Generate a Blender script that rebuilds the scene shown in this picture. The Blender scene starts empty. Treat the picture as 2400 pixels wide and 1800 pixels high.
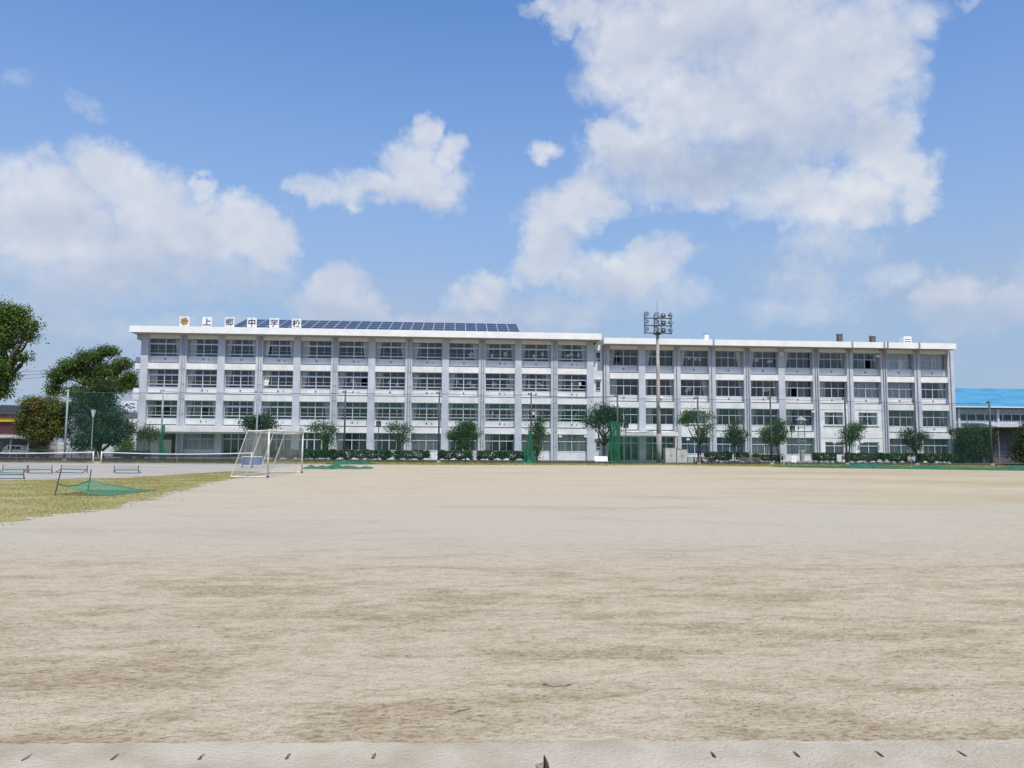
import bpy, bmesh, math, random
import numpy as np
from mathutils import Vector, Matrix

S = bpy.context.scene
C = S.collection
R = math.radians

# ------------------------------------------------------------------ camera
CF, CW = 1744.29, 2400.0
cr = Vector((0.99753929, -0.06981238, 0.00644942))
cu = Vector((-0.01230096, -0.0837159, 0.99641374))
cf = Vector((0.0690221, 0.99404119, 0.08436866))
cc = Vector((37.8639, -91.5045, 1.6932))
cam = bpy.data.cameras.new('camera')
cam_o = bpy.data.objects.new('camera', cam)
C.objects.link(cam_o)
cam.sensor_fit = 'HORIZONTAL'
cam.sensor_width = 36.0
cam.lens = 36.0 * CF / CW
cam.clip_start = 0.1
cam.clip_end = 6000
cam_o.matrix_world = Matrix(((cr.x, cu.x, -cf.x, cc.x), (cr.y, cu.y, -cf.y, cc.y), (cr.z, cu.z, -cf.z, cc.z), (0, 0, 0, 1)))
S.camera = cam_o

# ------------------------------------------------------------------ sun and sky
SUN_EL, SUN_AZ = R(59), R(165)          # azimuth clockwise from +Y
sd = Vector((math.sin(SUN_AZ) * math.cos(SUN_EL), math.cos(SUN_AZ) * math.cos(SUN_EL), math.sin(SUN_EL)))
sun = bpy.data.lights.new('sun', 'SUN')
sun.energy = 4.4
sun.angle = R(0.53)
sun.color = (1.0, 0.935, 0.84)
sun_o = bpy.data.objects.new('sun', sun)
C.objects.link(sun_o)
sun_o.rotation_euler = sd.to_track_quat('Z', 'Y').to_euler()

S.view_settings.view_transform = 'Standard'
S.view_settings.look = 'None'
S.view_settings.gamma = 1.0
S.view_settings.exposure = 0.0
S.view_settings.use_curve_mapping = False
S.cycles.use_denoising = True
S.cycles.use_adaptive_sampling = True
S.cycles.adaptive_threshold = 0.02
S.cycles.max_bounces = 6
S.cycles.diffuse_bounces = 3
S.cycles.transparent_max_bounces = 16
S.cycles.caustics_reflective = False
S.cycles.caustics_refractive = False

SKY_STRENGTH = 0.14
# cumulus in the sky: azimuth, elevation, half width, half height (degrees), thickness
CLOUDS = [(-28.92, 14.86, 4.74, 4.01, 1), (-25.62, 18.14, 3.32, 2.3, 1), (-22.91, 16.63, 4.01, 3.08, 1), (-20.36, 14.96, 5.01, 3.19, 1), (-16.65, 15.67, 3.23, 2.37, 1), (-14.82, 14.65, 2.1, 2.41, 1), (-23.78, 12.53, 8.62, 3.71, 0.8), (-27.97, 10.61, 5.76, 2.76, 0.65), (-17.68, 11.97, 5.18, 2.4, 0.6), (-29.51, 16.89, 2.11, 2.09, 0.95), (-34.42, 13.36, 4.54, 4.27, 1), (-38.1, 15.06, 3.72, 3.31, 1), (-31.11, 22.31, 1.2, 0.9, 0.34), (-27.35, 22.06, 1.6, 0.8, 0.32), (-19.51, 18.25, 0.99, 0.91, 0.7), (-3.69, 20.62, 2.82, 2.86, 1), (-2.34, 19.47, 2.83, 2.14, 1), (-1.04, 22.09, 1.34, 1.34, 0.9), (-3.08, 23.33, 1.4, 1.17, 0.95), (-9.68, 18.72, 3.5, 1.26, 0.75), (-6.79, 19.23, 3.25, 1.45, 0.9), (-12.04, 18.66, 1.56, 0.89, 0.5), (6.22, 22.19, 1.62, 1.02, 0.75), (-9.17, 11.64, 3.16, 1.95, 0.95), (-10.07, 10.01, 4.06, 1.74, 0.8), (-7.55, 10.61, 2.39, 1.97, 0.85), (2.26, 12.01, 2.5, 1.87, 0.95), (0.28, 11.01, 1.99, 1.62, 0.7), (6.91, 15.71, 2.61, 2.69, 1), (8.25, 17.74, 3.34, 2.18, 1), (10.75, 18.61, 2.32, 1.91, 0.95), (6.08, 13.8, 2.17, 2.08, 0.9), (9.57, 13.29, 3.3, 1.92, 0.7), (14.49, 13.8, 2.91, 1.89, 0.95), (12.53, 12.75, 3.91, 2.07, 0.9), (16.1, 14.36, 2.88, 1.87, 0.6), (16.39, 11.52, 3.81, 1.9, 0.6), (8.91, 10.72, 7.22, 1.62, 0.55), (13.98, 28.89, 5.64, 4.58, 1), (20.5, 29.59, 10.03, 3.9, 1), (26.54, 27.16, 7.87, 4.67, 1), (30.75, 25.63, 3.27, 4.1, 1), (18.81, 24.62, 7.6, 3.37, 1), (24.94, 23.08, 7.98, 3.87, 1), (30.85, 20.83, 2.97, 3.52, 1), (13.91, 21.8, 4.92, 2.66, 1), (11.6, 23.09, 2.17, 1.76, 1), (10.25, 19.54, 3.0, 1.89, 0.9), (18.73, 19.99, 8.17, 2.52, 0.95), (26.26, 17.8, 6.62, 2.17, 0.85), (32.63, 18.63, 2.34, 1.91, 0.95), (33.1, 17.18, 1.8, 1.64, 0.95), (29.63, 17.11, 4.1, 1.84, 0.9), (27.6, 14.74, 4.78, 2.05, 0.6), (8.59, 31.29, 3.07, 1.71, 0.95), (6.18, 31.99, 2.06, 0.78, 0.6), (22.18, 33.87, 15.39, 4.78, 1), (33.51, 27.34, 2.34, 1.71, 0.7), (31.08, 12.06, 2.38, 1.38, 0.65), (34.87, 10.55, 2.21, 1.54, 0.9), (38.17, 9.93, 2.05, 1.48, 0.9), (36.5, 9.0, 4.26, 1.38, 0.7), (26.11, 12.2, 4.01, 2.99, 0.6), (25.48, 9.98, 4.31, 1.52, 0.6), (40.66, 10.96, 2.58, 2.09, 0.8), (37.09, 27.79, 1.21, 0.47, 0.45), (-2.67, 9.32, 9.73, 0.97, 0.45), (-23.58, 8.21, 9.11, 1.16, 0.5)]

# grey, thick bases of the clouds
BASES = [(21.0, 20.2, 7.5, 2.2, 1.0), (15.0, 20.6, 5.0, 2.0, 0.8), (27.5, 21.5, 5.0, 1.8, 0.7), (20.0, 28.5, 8.0, 1.8, 0.35), (-25.5, 10.5, 10.0, 2.6, 0.7), (-18.5, 11.5, 5.5, 2.2, 0.6), (-28.0, 14.2, 4.0, 1.6, 0.4), (10.5, 11.2, 8.0, 1.9, 0.6), (8.2, 15.2, 2.6, 1.6, 0.5), (27.0, 13.4, 5.5, 2.6, 0.7), (-4.0, 18.2, 4.0, 0.8, 0.4), (-9.2, 9.2, 4.0, 1.2, 0.6), (36.0, 8.6, 5.0, 1.5, 0.6)]


class NT:
    def __init__(s, tree):
        s.t = tree
        s.n = tree.nodes
        s.l = tree.links

    def new(s, typ, **kw):
        nd = s.n.new(typ)
        for k, v in kw.items():
            setattr(nd, k, v)
        return nd

    def put(s, sock, v):
        if isinstance(v, bpy.types.NodeSocket):
            s.l.new(v, sock)
        else:
            sock.default_value = v

    def m(s, op, a, b=0.0, c=0.0, clamp=False):
        nd = s.new('ShaderNodeMath', operation=op, use_clamp=clamp)
        s.put(nd.inputs[0], a); s.put(nd.inputs[1], b); s.put(nd.inputs[2], c)
        return nd.outputs[0]

    def v(s, op, a, b=(0, 0, 0), c=(0, 0, 0)):
        nd = s.new('ShaderNodeVectorMath', operation=op)
        s.put(nd.inputs[0], a); s.put(nd.inputs[1], b)
        if len(nd.inputs) > 2: s.put(nd.inputs[2], c)
        return nd.outputs[1] if op in ('DOT_PRODUCT', 'LENGTH') else nd.outputs[0]

    def noise(s, vec, scale, detail=4, rough=0.55, out=0, lac=2.0, dist=0.0):
        nd = s.new('ShaderNodeTexNoise')
        s.put(nd.inputs['Vector'], vec); nd.inputs['Scale'].default_value = scale
        nd.inputs['Detail'].default_value = detail; nd.inputs['Roughness'].default_value = rough
        nd.inputs['Lacunarity'].default_value = lac; nd.inputs['Distortion'].default_value = dist
        return nd.outputs[out]

    def ramp(s, x, lo, hi, a=0.0, b=1.0, mode='SMOOTHSTEP'):
        nd = s.new('ShaderNodeMapRange', interpolation_type=mode)
        s.put(nd.inputs[0], x)
        for i, q in enumerate((lo, hi, a, b)): s.put(nd.inputs[1 + i], q)
        return nd.outputs[0]

    def mix(s, f, a, b, blend='MIX'):
        nd = s.new('ShaderNodeMix', data_type='RGBA', blend_type=blend)
        s.put(nd.inputs[0], f)
        for k, q in ((6, a), (7, b)):
            if isinstance(q, tuple) and len(q) == 3: q = q + (1,)
            s.put(nd.inputs[k], q)
        return nd.outputs[2]


def make_world():
    w = bpy.data.worlds.new('World')
    S.world = w
    w.use_nodes = True
    w.cycles.sampling_method = 'MANUAL'
    w.cycles.sample_map_resolution = 512
    t = NT(w.node_tree)
    bg = t.n['Background']
    sky = t.new('ShaderNodeTexSky', sky_type='NISHITA')
    sky.sun_disc = False
    sky.sun_elevation = SUN_EL
    sky.sun_rotation = SUN_AZ
    sky.altitude = 0
    sky.air_density = 1.0
    sky.dust_density = 0.6
    sky.ozone_density = 2.2
    d = t.new('ShaderNodeTexCoord').outputs['Generated']
    sp = t.new('ShaderNodeSeparateXYZ'); t.l.new(d, sp.inputs[0])
    az = t.m('MULTIPLY', t.m('ARCTAN2', sp.outputs[0], sp.outputs[1]), 57.29578)
    el = t.m('MULTIPLY', t.m('ARCSINE', sp.outputs[2]), 57.29578)
    cb = t.new('ShaderNodeCombineXYZ'); t.l.new(az, cb.inputs[0]); t.l.new(el, cb.inputs[1])
    p = cb.outputs[0]
    w1 = t.noise(d, 9.0, 3, 0.6, out=1)
    w2 = t.noise(d, 34.0, 5, 0.62, out=1)
    p = t.v('ADD', p, t.v('MULTIPLY_ADD', w1, (4.0, 3.4, 0), (-2.0, -1.7, 0)))
    p0 = p
    p = t.v('ADD', p, t.v('MULTIPLY_ADD', w2, (2.6, 2.3, 0), (-1.3, -1.15, 0)))
    F = None
    for a, e, rx, ry, wt in CLOUDS:
        rx *= 1.12; ry *= 1.12
        q = t.v('MULTIPLY_ADD', p, (1 / rx, 1 / ry, 0), (-a / rx, -e / ry, 0))
        v = t.m('MULTIPLY_ADD', t.v('DOT_PRODUCT', q, q), -wt, wt)
        F = v if F is None else t.m('SMOOTH_MAX', F, v, 0.12)
    # cumulus of the same kind over the rest of the sky
    gen = t.ramp(t.noise(d, 2.6, 6, 0.55), 0.50, 0.72, -0.2, 1.0, 'LINEAR')
    far = t.m('MAXIMUM', t.ramp(t.m('ABSOLUTE', t.m('SUBTRACT', az, 4.0)), 40.0, 52.0), t.ramp(el, 38.0, 46.0))
    F = t.m('MAXIMUM', F, t.m('MULTIPLY_ADD', far, t.m('ADD', gen, 1.0), -1.0))
    nb = t.noise(d, 60.0, 5, 0.6)
    vo = t.new('ShaderNodeTexVoronoi', feature='F1'); vo.inputs['Scale'].default_value = 26.0
    vo.inputs['Detail'].default_value = 1.0; vo.inputs['Roughness'].default_value = 0.5
    t.l.new(t.v('ADD', d, t.v('MULTIPLY_ADD', w2, (0.05, 0.05, 0.05), (-0.025, -0.025, -0.025))), vo.inputs['Vector'])
    puff = t.m('SUBTRACT', 0.56, vo.outputs['Distance'])
    dens = t.m('MULTIPLY_ADD', t.m('SUBTRACT', nb, 0.5), 0.42, F)
    dens = t.m('MULTIPLY_ADD', puff, 0.30, dens)
    alpha = t.ramp(dens, -0.06, 0.86)
    up = t.ramp(el, 3.0, 13.0, 0.35, 1.0)
    alpha = t.m('MULTIPLY', alpha, t.m('MULTIPLY', up, 0.93))
    # relief of the billows seen against the sun's side, and the thick parts' grey bases
    r1 = t.m('SUBTRACT', t.noise(d, 5.5, 3, 0.5), t.noise(t.v('ADD', d, (sd.x * 0.04, 0.0, 0.045)), 5.5, 3, 0.5))
    r2 = t.m('SUBTRACT', t.noise(d, 22.0, 3, 0.5), t.noise(t.v('ADD', d, (sd.x * 0.012, 0.0, 0.012)), 22.0, 3, 0.5))
    lit = t.m('ADD', t.m('MULTIPLY', r1, 1.0), t.m('MULTIPLY', r2, 0.5))
    lit = t.m('ADD', lit, t.ramp(F, 0.05, 0.95, 0.90, 0.68, 'LINEAR'))
    lit = t.m('MULTIPLY_ADD', puff, 0.10, lit)
    G = None
    for a, e, rx, ry, wt in BASES:
        q = t.v('MULTIPLY_ADD', p0, (1 / rx, 1 / ry, 0), (-a / rx, -e / ry, 0))
        v = t.m('MULTIPLY_ADD', t.v('DOT_PRODUCT', q, q), -wt, wt)
        G = v if G is None else t.m('SMOOTH_MAX', G, v, 0.15)
    lit = t.m('SUBTRACT', lit, t.ramp(G, -0.35, 1.0, 0.0, 0.46))
    lit = t.m('MULTIPLY', lit, t.ramp(el, 4.0, 20.0, 0.70, 1.0), clamp=True)
    k = 1.0 / SKY_STRENGTH
    shade = tuple(q * k for q in (0.365, 0.455, 0.64))
    white = tuple(q * k for q in (0.80, 0.82, 0.86))
    ccol = t.mix(lit, shade, white)
    # moist air: the sky pales towards the horizon
    hz = t.m('MULTIPLY', t.ramp(el, 38.0, 0.0, 0.0, 1.0), 0.90)
    blue = t.mix(1.0, sky.outputs[0], (0.82, 1.14, 1.50), 'MULTIPLY')
    scol = t.mix(hz, blue, tuple(q * k for q in (0.345, 0.455, 0.595)))
    # thin veils low in the sky
    veil = t.m('MULTIPLY', t.ramp(t.noise(t.v('MULTIPLY', d, (3.0, 3.0, 9.0)), 1.0, 5, 0.6), 0.36, 0.66), t.ramp(el, 19.0, 7.0, 0.0, 0.70))
    scol = t.mix(veil, scol, tuple(q * k for q in (0.44, 0.51, 0.65)))
    col = t.mix(alpha, scol, ccol)
    t.l.new(col, bg.inputs[0])
    bg.inputs[1].default_value = SKY_STRENGTH


make_world()
rng = random.Random(7)


# ------------------------------------------------------------------ placing helpers
def ray(px, py):
    return cf + cr * ((px - 1200) / CF) + cu * ((900 - py) / CF)


def at(px, py, Y):
    d = ray(px, py)
    return cc + d * ((Y - cc.y) / d.y)


def gr(px, py, z=0.0):
    d = ray(px, py)
    return cc + d * ((z - cc.z) / d.z)


def mpp(Y, px=1200):
    return (at(px + 0.5, 1000, Y) - at(px - 0.5, 1000, Y)).length


# ------------------------------------------------------------------ materials
MT = {}


def mat(name, col, rough=0.7, var=0.12, scale=3.0, bump=0.0, bscale=40.0, metal=0.0, spec=0.5, stretch=(1, 1, 1), col2=None, streak=0.0):
    if name in MT: return MT[name]
    m = bpy.data.materials.new(name)
    m.use_nodes = True
    t = NT(m.node_tree)
    b = t.n['Principled BSDF']
    co = t.new('ShaderNodeTexCoord').outputs['Object']
    geo = t.new('ShaderNodeNewGeometry').outputs['Position']
    vec = t.v('MULTIPLY', geo, stretch)
    n = t.noise(vec, scale, 5, 0.6)
    c2 = col2 or tuple(q * (1 - 2 * var) for q in col)
    c1 = tuple(min(1, q * (1 + 0.35 * var)) for q in col)
    cl = t.mix(t.ramp(n, 0.3, 0.72), c1, c2)
    if streak:
        sn = t.noise(t.v('MULTIPLY', geo, (5.0, 5.0, 0.35)), 1.0, 4, 0.65)
        cl = t.mix(t.m('MULTIPLY', t.ramp(sn, 0.5, 0.8), streak), cl, tuple(q * 0.62 for q in col))
    t.l.new(cl, b.inputs['Base Color'])
    b.inputs['Roughness'].default_value = rough
    b.inputs['Metallic'].default_value = metal
    b.inputs['Specular IOR Level'].default_value = spec
    if bump:
        bn = t.new('ShaderNodeBump')
        bn.inputs['Strength'].default_value = bump
        bn.inputs['Distance'].default_value = 0.02
        t.l.new(t.noise(geo, bscale, 4, 0.6), bn.inputs['Height'])
        t.l.new(bn.outputs[0], b.inputs['Normal'])
    MT[name] = m
    return m


def glass_mat(name, tint, base=0.05, kf=1.5):
    m = bpy.data.materials.new(name)
    m.use_nodes = True
    t = NT(m.node_tree)
    t.n.remove(t.n['Principled BSDF'])
    out = t.n['Material Output']
    tr = t.new('ShaderNodeBsdfTransparent'); tr.inputs[0].default_value = tint + (1,)
    gl = t.new('ShaderNodeBsdfGlossy'); gl.inputs['Roughness'].default_value = 0.03
    gl.inputs['Color'].default_value = (0.95, 0.97, 1, 1)
    fr = t.new('ShaderNodeFresnel'); fr.inputs[0].default_value = 1.5
    geo = t.new('ShaderNodeNewGeometry')
    bn = t.new('ShaderNodeBump'); bn.inputs['Strength'].default_value = 0.05; bn.inputs['Distance'].default_value = 0.05
    t.l.new(t.noise(geo.outputs['Position'], 0.9, 2), bn.inputs['Height'])
    t.l.new(bn.outputs[0], gl.inputs['Normal'])
    mx = t.new('ShaderNodeMixShader')
    t.l.new(t.m('MULTIPLY_ADD', fr.outputs[0], kf, base, clamp=True), mx.inputs[0])
    t.l.new(tr.outputs[0], mx.inputs[1]); t.l.new(gl.outputs[0], mx.inputs[2])
    t.l.new(mx.outputs[0], out.inputs[0])
    MT[name] = m
    return m


def net_mat(name, col, cover):
    """fine netting: threads far thinner than a pixel, so they cover a share of the surface"""
    m = bpy.data.materials.new(name)
    m.use_nodes = True
    t = NT(m.node_tree)
    b = t.n['Principled BSDF']
    geo = t.new('ShaderNodeNewGeometry').outputs['Position']
    n = t.noise(geo, 1.3, 4, 0.6)
    t.put(b.inputs['Base Color'], t.mix(n, tuple(q * 0.7 for q in col), tuple(min(1, q * 1.3) for q in col)))
    b.inputs['Roughness'].default_value = 0.8
    t.put(b.inputs['Alpha'], t.m('MULTIPLY', t.ramp(n, 0.25, 0.75, 0.75, 1.25), cover, clamp=True))
    MT[name] = m
    return m


def leaf_mat(name, dark, light, third=None, transl=0.25):
    m = bpy.data.materials.new(name)
    m.use_nodes = True
    t = NT(m.node_tree)
    b = t.n['Principled BSDF']
    g = t.new('ShaderNodeNewGeometry')
    f = t.m('ADD', t.m('MULTIPLY', g.outputs['Random Per Island'], 0.55), t.m('MULTIPLY', t.ramp(t.noise(g.outputs['Position'], 0.9, 3), 0.3, 0.7), 0.45))
    cl = t.mix(f, dark, light)
    if third:
        cl = t.mix(t.ramp(t.noise(g.outputs['Position'], 0.45, 3), 0.52, 0.62, 0, 0.8), cl, third)
    t.l.new(cl, b.inputs['Base Color'])
    b.inputs['Roughness'].default_value = 0.55
    b.inputs['Specular IOR Level'].default_value = 0.35
    tl = t.new('ShaderNodeBsdfTranslucent'); t.l.new(t.mix(0.5, cl, (0.18, 0.24, 0.03)), tl.inputs[0])
    mx = t.new('ShaderNodeMixShader'); mx.inputs[0].default_value = transl
    t.l.new(b.outputs[0], mx.inputs[1]); t.l.new(tl.outputs[0], mx.inputs[2])
    t.l.new(mx.outputs[0], t.n['Material Output'].inputs[0])
    MT[name] = m
    return m


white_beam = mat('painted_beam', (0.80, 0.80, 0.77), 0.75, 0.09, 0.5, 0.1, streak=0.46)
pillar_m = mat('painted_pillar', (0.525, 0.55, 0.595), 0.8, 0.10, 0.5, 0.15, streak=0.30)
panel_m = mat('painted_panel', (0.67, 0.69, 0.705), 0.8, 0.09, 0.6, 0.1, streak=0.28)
fascia_m = mat('roof_fascia', (0.82, 0.81, 0.76), 0.75, 0.05, 0.8, 0.1, streak=0.15)
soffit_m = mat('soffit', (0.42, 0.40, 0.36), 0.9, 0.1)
joint_m = mat('dark_joint', (0.13, 0.14, 0.16), 0.9, 0.1)
alu_m = mat('aluminium_frame', (0.66, 0.69, 0.72), 0.45, 0.05, metal=0.15)
dark_alu_m = mat('bronze_frame', (0.10, 0.11, 0.12), 0.5, 0.05)
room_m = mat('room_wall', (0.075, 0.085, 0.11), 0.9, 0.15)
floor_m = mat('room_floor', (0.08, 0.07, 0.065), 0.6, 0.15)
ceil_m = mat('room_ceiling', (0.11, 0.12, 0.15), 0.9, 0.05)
curtain_m = mat('cream_curtain', (0.86, 0.84, 0.72), 0.9, 0.12, 6.0, stretch=(4, 4, 0.2))
curtain_g = mat('grey_curtain', (0.62, 0.64, 0.64), 0.9, 0.12, 6.0, stretch=(4, 4, 0.2))
curtain_b = mat('blue_curtain', (0.20, 0.30, 0.50), 0.9, 0.15, 6.0, stretch=(4, 4, 0.2))
pipe_m = mat('grey_downpipe', (0.33, 0.36, 0.40), 0.6, 0.1)
pole_m = mat('net_pole_grey_green', (0.055, 0.072, 0.075), 0.6, 0.12, 2.0)
polel_m = mat('net_pole_pale', (0.24, 0.31, 0.31), 0.6, 0.12, 2.0)
black_m = mat('black_plastic', (0.012, 0.013, 0.015), 0.5, 0.1)
steel_m = mat('galvanised_steel', (0.40, 0.42, 0.44), 0.45, 0.15, 4.0, metal=0.5)
conc_m = mat('concrete_pole', (0.36, 0.34, 0.31), 0.9, 0.2, 2.0, 0.3, stretch=(1, 1, 0.3))
white_m = mat('white_paint', (0.82, 0.82, 0.80), 0.5, 0.06)
navy_m = mat('navy_lettering', (0.012, 0.012, 0.07), 0.5, 0.05)
gold_m = mat('gold_emblem', (0.50, 0.33, 0.12), 0.45, 0.1)
gold_d = mat('gold_emblem_dark', (0.30, 0.19, 0.07), 0.45, 0.1)
goal_m = mat('cream_goal_pipe', (0.66, 0.65, 0.57), 0.45, 0.1, 3.0)
rust_m = mat('rusty_steel', (0.12, 0.09, 0.08), 0.7, 0.3, 8.0)
frame_m = mat('dark_steel_frame', (0.06, 0.075, 0.09), 0.5, 0.15, 6.0)
bark_m = mat('bark', (0.10, 0.08, 0.06), 0.95, 0.3, 5.0, 0.6, 25, stretch=(1, 1, 0.3))
bark_p = mat('pale_bark', (0.22, 0.19, 0.15), 0.95, 0.3, 5.0, 0.6, 25, stretch=(1, 1, 0.3))
soil_m = mat('garden_soil', (0.10, 0.085, 0.07), 0.95, 0.3, 3.0, 0.8, 12)
rock_m = mat('pale_garden_stone', (0.40, 0.39, 0.36), 0.9, 0.2, 3.0, 0.5, 10)
wood_m = mat('weathered_bench_wood', (0.17, 0.12, 0.10), 0.8, 0.25, 3.0, stretch=(0.4, 3, 3))
blue_roof_m = mat('blue_metal_roof', (0.080, 0.31, 0.48), 0.5, 0.14, 0.35, streak=0.2)
grey_wall_m = mat('gym_wall', (0.30, 0.33, 0.37), 0.8, 0.08)
tile_m = mat('dark_roof_tile', (0.085, 0.085, 0.09), 0.7, 0.2, 2.0)
cream_w = mat('cream_house_wall', (0.55, 0.50, 0.40), 0.85, 0.1)
yellow_m = mat('yellow_sign', (0.75, 0.48, 0.03), 0.5, 0.08)
maroon_m = mat('maroon_trim', (0.08, 0.02, 0.02), 0.6, 0.1)
purple_m = mat('purple_print', (0.10, 0.05, 0.30), 0.5, 0.1)
blue_m = mat('blue_plastic', (0.03, 0.10, 0.30), 0.5, 0.15)
grey_d = mat('dark_grey_wall', (0.11, 0.10, 0.11), 0.8, 0.15)
cable_m = mat('cable', (0.08, 0.09, 0.10), 0.6, 0.1)
solar_m = mat('solar_cell', (0.028, 0.030, 0.052), 0.28, 0.2, 2.0)
glass_m = glass_mat('window_glass', (0.93, 0.95, 0.96), 0.005, 0.95)
net_g = net_mat('green_ball_net', (0.012, 0.10, 0.065), 0.15)
net_d = net_mat('green_net_folds', (0.010, 0.12, 0.06), 0.66)
net_l = net_mat('green_net_heap', (0.012, 0.125, 0.075), 0.72)
net_k = net_mat('dark_tennis_net', (0.02, 0.022, 0.025), 0.62)
net_w = net_mat('white_goal_net', (0.5, 0.52, 0.5), 0.17)
net_s = net_mat('sheer_grey_green_net', (0.20, 0.30, 0.27), 0.28)
awn_m = net_mat('corrugated_plastic', (0.45, 0.50, 0.48), 0.7)
leaf_a = leaf_mat('leaf_mid', (0.020, 0.052, 0.012), (0.085, 0.165, 0.030))
leaf_b = leaf_mat('leaf_dark', (0.012, 0.030, 0.014), (0.040, 0.075, 0.026))
leaf_c = leaf_mat('leaf_camphor', (0.030, 0.066, 0.011), (0.125, 0.205, 0.034))
leaf_d = leaf_mat('leaf_autumn', (0.045, 0.070, 0.015), (0.165, 0.190, 0.036), (0.16, 0.135, 0.03))
hedge_l = leaf_mat('leaf_hedge', (0.014, 0.034, 0.012), (0.050, 0.088, 0.026))
grass_l = leaf_mat('grass_blade', (0.165, 0.19, 0.035), (0.33, 0.325, 0.07), (0.38, 0.31, 0.10), 0.2)


# ------------------------------------------------------------------ mesh helpers
class MB:
    def __init__(s):
        s.v = []
        s.f = []

    def box(s, x0, x1, y0, y1, z0, z1):
        n = len(s.v)
        s.v += [(x0, y0, z0), (x1, y0, z0), (x1, y1, z0), (x0, y1, z0), (x0, y0, z1), (x1, y0, z1), (x1, y1, z1), (x0, y1, z1)]
        s.f += [(n, n + 3, n + 2, n + 1), (n + 4, n + 5, n + 6, n + 7), (n, n + 1, n + 5, n + 4), (n + 1, n + 2, n + 6, n + 5), (n + 2, n + 3, n + 7, n + 6), (n + 3, n, n + 4, n + 7)]
        return s

    def tube(s, pts, rad, n=8, cap=True):
        """round tube through points; rad a number or list"""
        pts = [Vector(p) for p in pts]
        if not isinstance(rad, (list, tuple)): rad = [rad] * len(pts)
        b = len(s.v)
        up = Vector((0, 0, 1))
        for i, p in enumerate(pts):
            d = (pts[min(i + 1, len(pts) - 1)] - pts[max(i - 1, 0)]).normalized()
            a = d.cross(up)
            if a.length < 0.05: a = d.cross(Vector((0, 1, 0)))
            a.normalize(); c = a.cross(d)
            for k in range(n):
                q = p + (a * math.cos(2 * math.pi * k / n) + c * math.sin(2 * math.pi * k / n)) * rad[i]
                s.v.append(tuple(q))
        for i in range(len(pts) - 1):
            for k in range(n):
                k2 = (k + 1) % n
                s.f.append((b + i * n + k, b + i * n + k2, b + (i + 1) * n + k2, b + (i + 1) * n + k))
        if cap:
            s.f.append(tuple(b + k for k in range(n))[::-1])
            e = b + (len(pts) - 1) * n
            s.f.append(tuple(e + k for k in range(n)))
        return s

    def prism(s, pts, z0, z1):
        n = len(s.v); k = len(pts)
        s.v += [(p[0], p[1], z0) for p in pts] + [(p[0], p[1], z1) for p in pts]
        s.f.append(tuple(range(n, n + k))[::-1]); s.f.append(tuple(range(n + k, n + 2 * k)))
        for i in range(k):
            j = (i + 1) % k
            s.f.append((n + i, n + j, n + k + j, n + k + i))
        return s

    def slab(s, a, b, c, d, th):
        """thick quad a,b,c,d with thickness th along its normal"""
        a, b, c, d = (Vector(q) for q in (a, b, c, d))
        nn = (b - a).cross(d - a).normalized() * th
        n = len(s.v)
        s.v += [tuple(q) for q in (a, b, c, d)] + [tuple(q - nn) for q in (a, b, c, d)]
        s.f += [(n, n + 1, n + 2, n + 3), (n + 7, n + 6, n + 5, n + 4)] + [(n + i, n + 4 + i, n + 4 + (i + 1) % 4, n + (i + 1) % 4) for i in range(4)]
        return s

    def grid(s, fn, nu, nv):
        b = len(s.v)
        for i in range(nu + 1):
            for j in range(nv + 1):
                s.v.append(tuple(fn(i / nu, j / nv)))
        for i in range(nu):
            for j in range(nv):
                k = b + i * (nv + 1) + j
                s.f.append((k, k + nv + 1, k + nv + 2, k + 1))
        return s

    def mesh(s, name, m=None, smooth=False):
        me = bpy.data.meshes.new(name)
        me.from_pydata(s.v, [], s.f)
        me.update()
        if smooth: me.shade_smooth()
        if m: me.materials.append(m)
        return me

    def build(s, name, m, parent=None, smooth=False):
        return ob(name, s.mesh(name, m, smooth), parent)


def ob(name, me, parent=None, loc=None):
    o = bpy.data.objects.new(name, me)
    C.objects.link(o)
    if parent: o.parent = parent
    if loc: o.location = loc
    return o


def tag(o, label, cat, group=None):
    o['label'] = label
    o['category'] = cat
    if group: o['group'] = group
    return o


def thing(name, label, cat, loc=(0, 0, 0), rz=0.0, group=None):
    o = bpy.data.objects.new(name, None)
    C.objects.link(o)
    o.empty_display_size = 0.3
    o.location = loc
    o.rotation_euler = (0, 0, rz)
    return tag(o, label, cat, group)


def struct(name, mb, m):
    o = mb.build(name, m)
    o['kind'] = 'structure'
    return o


def B(*a):
    return MB().box(*a)


def ME(key, fn, _c={}):
    if key not in _c: _c[key] = fn()
    return _c[key]


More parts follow.
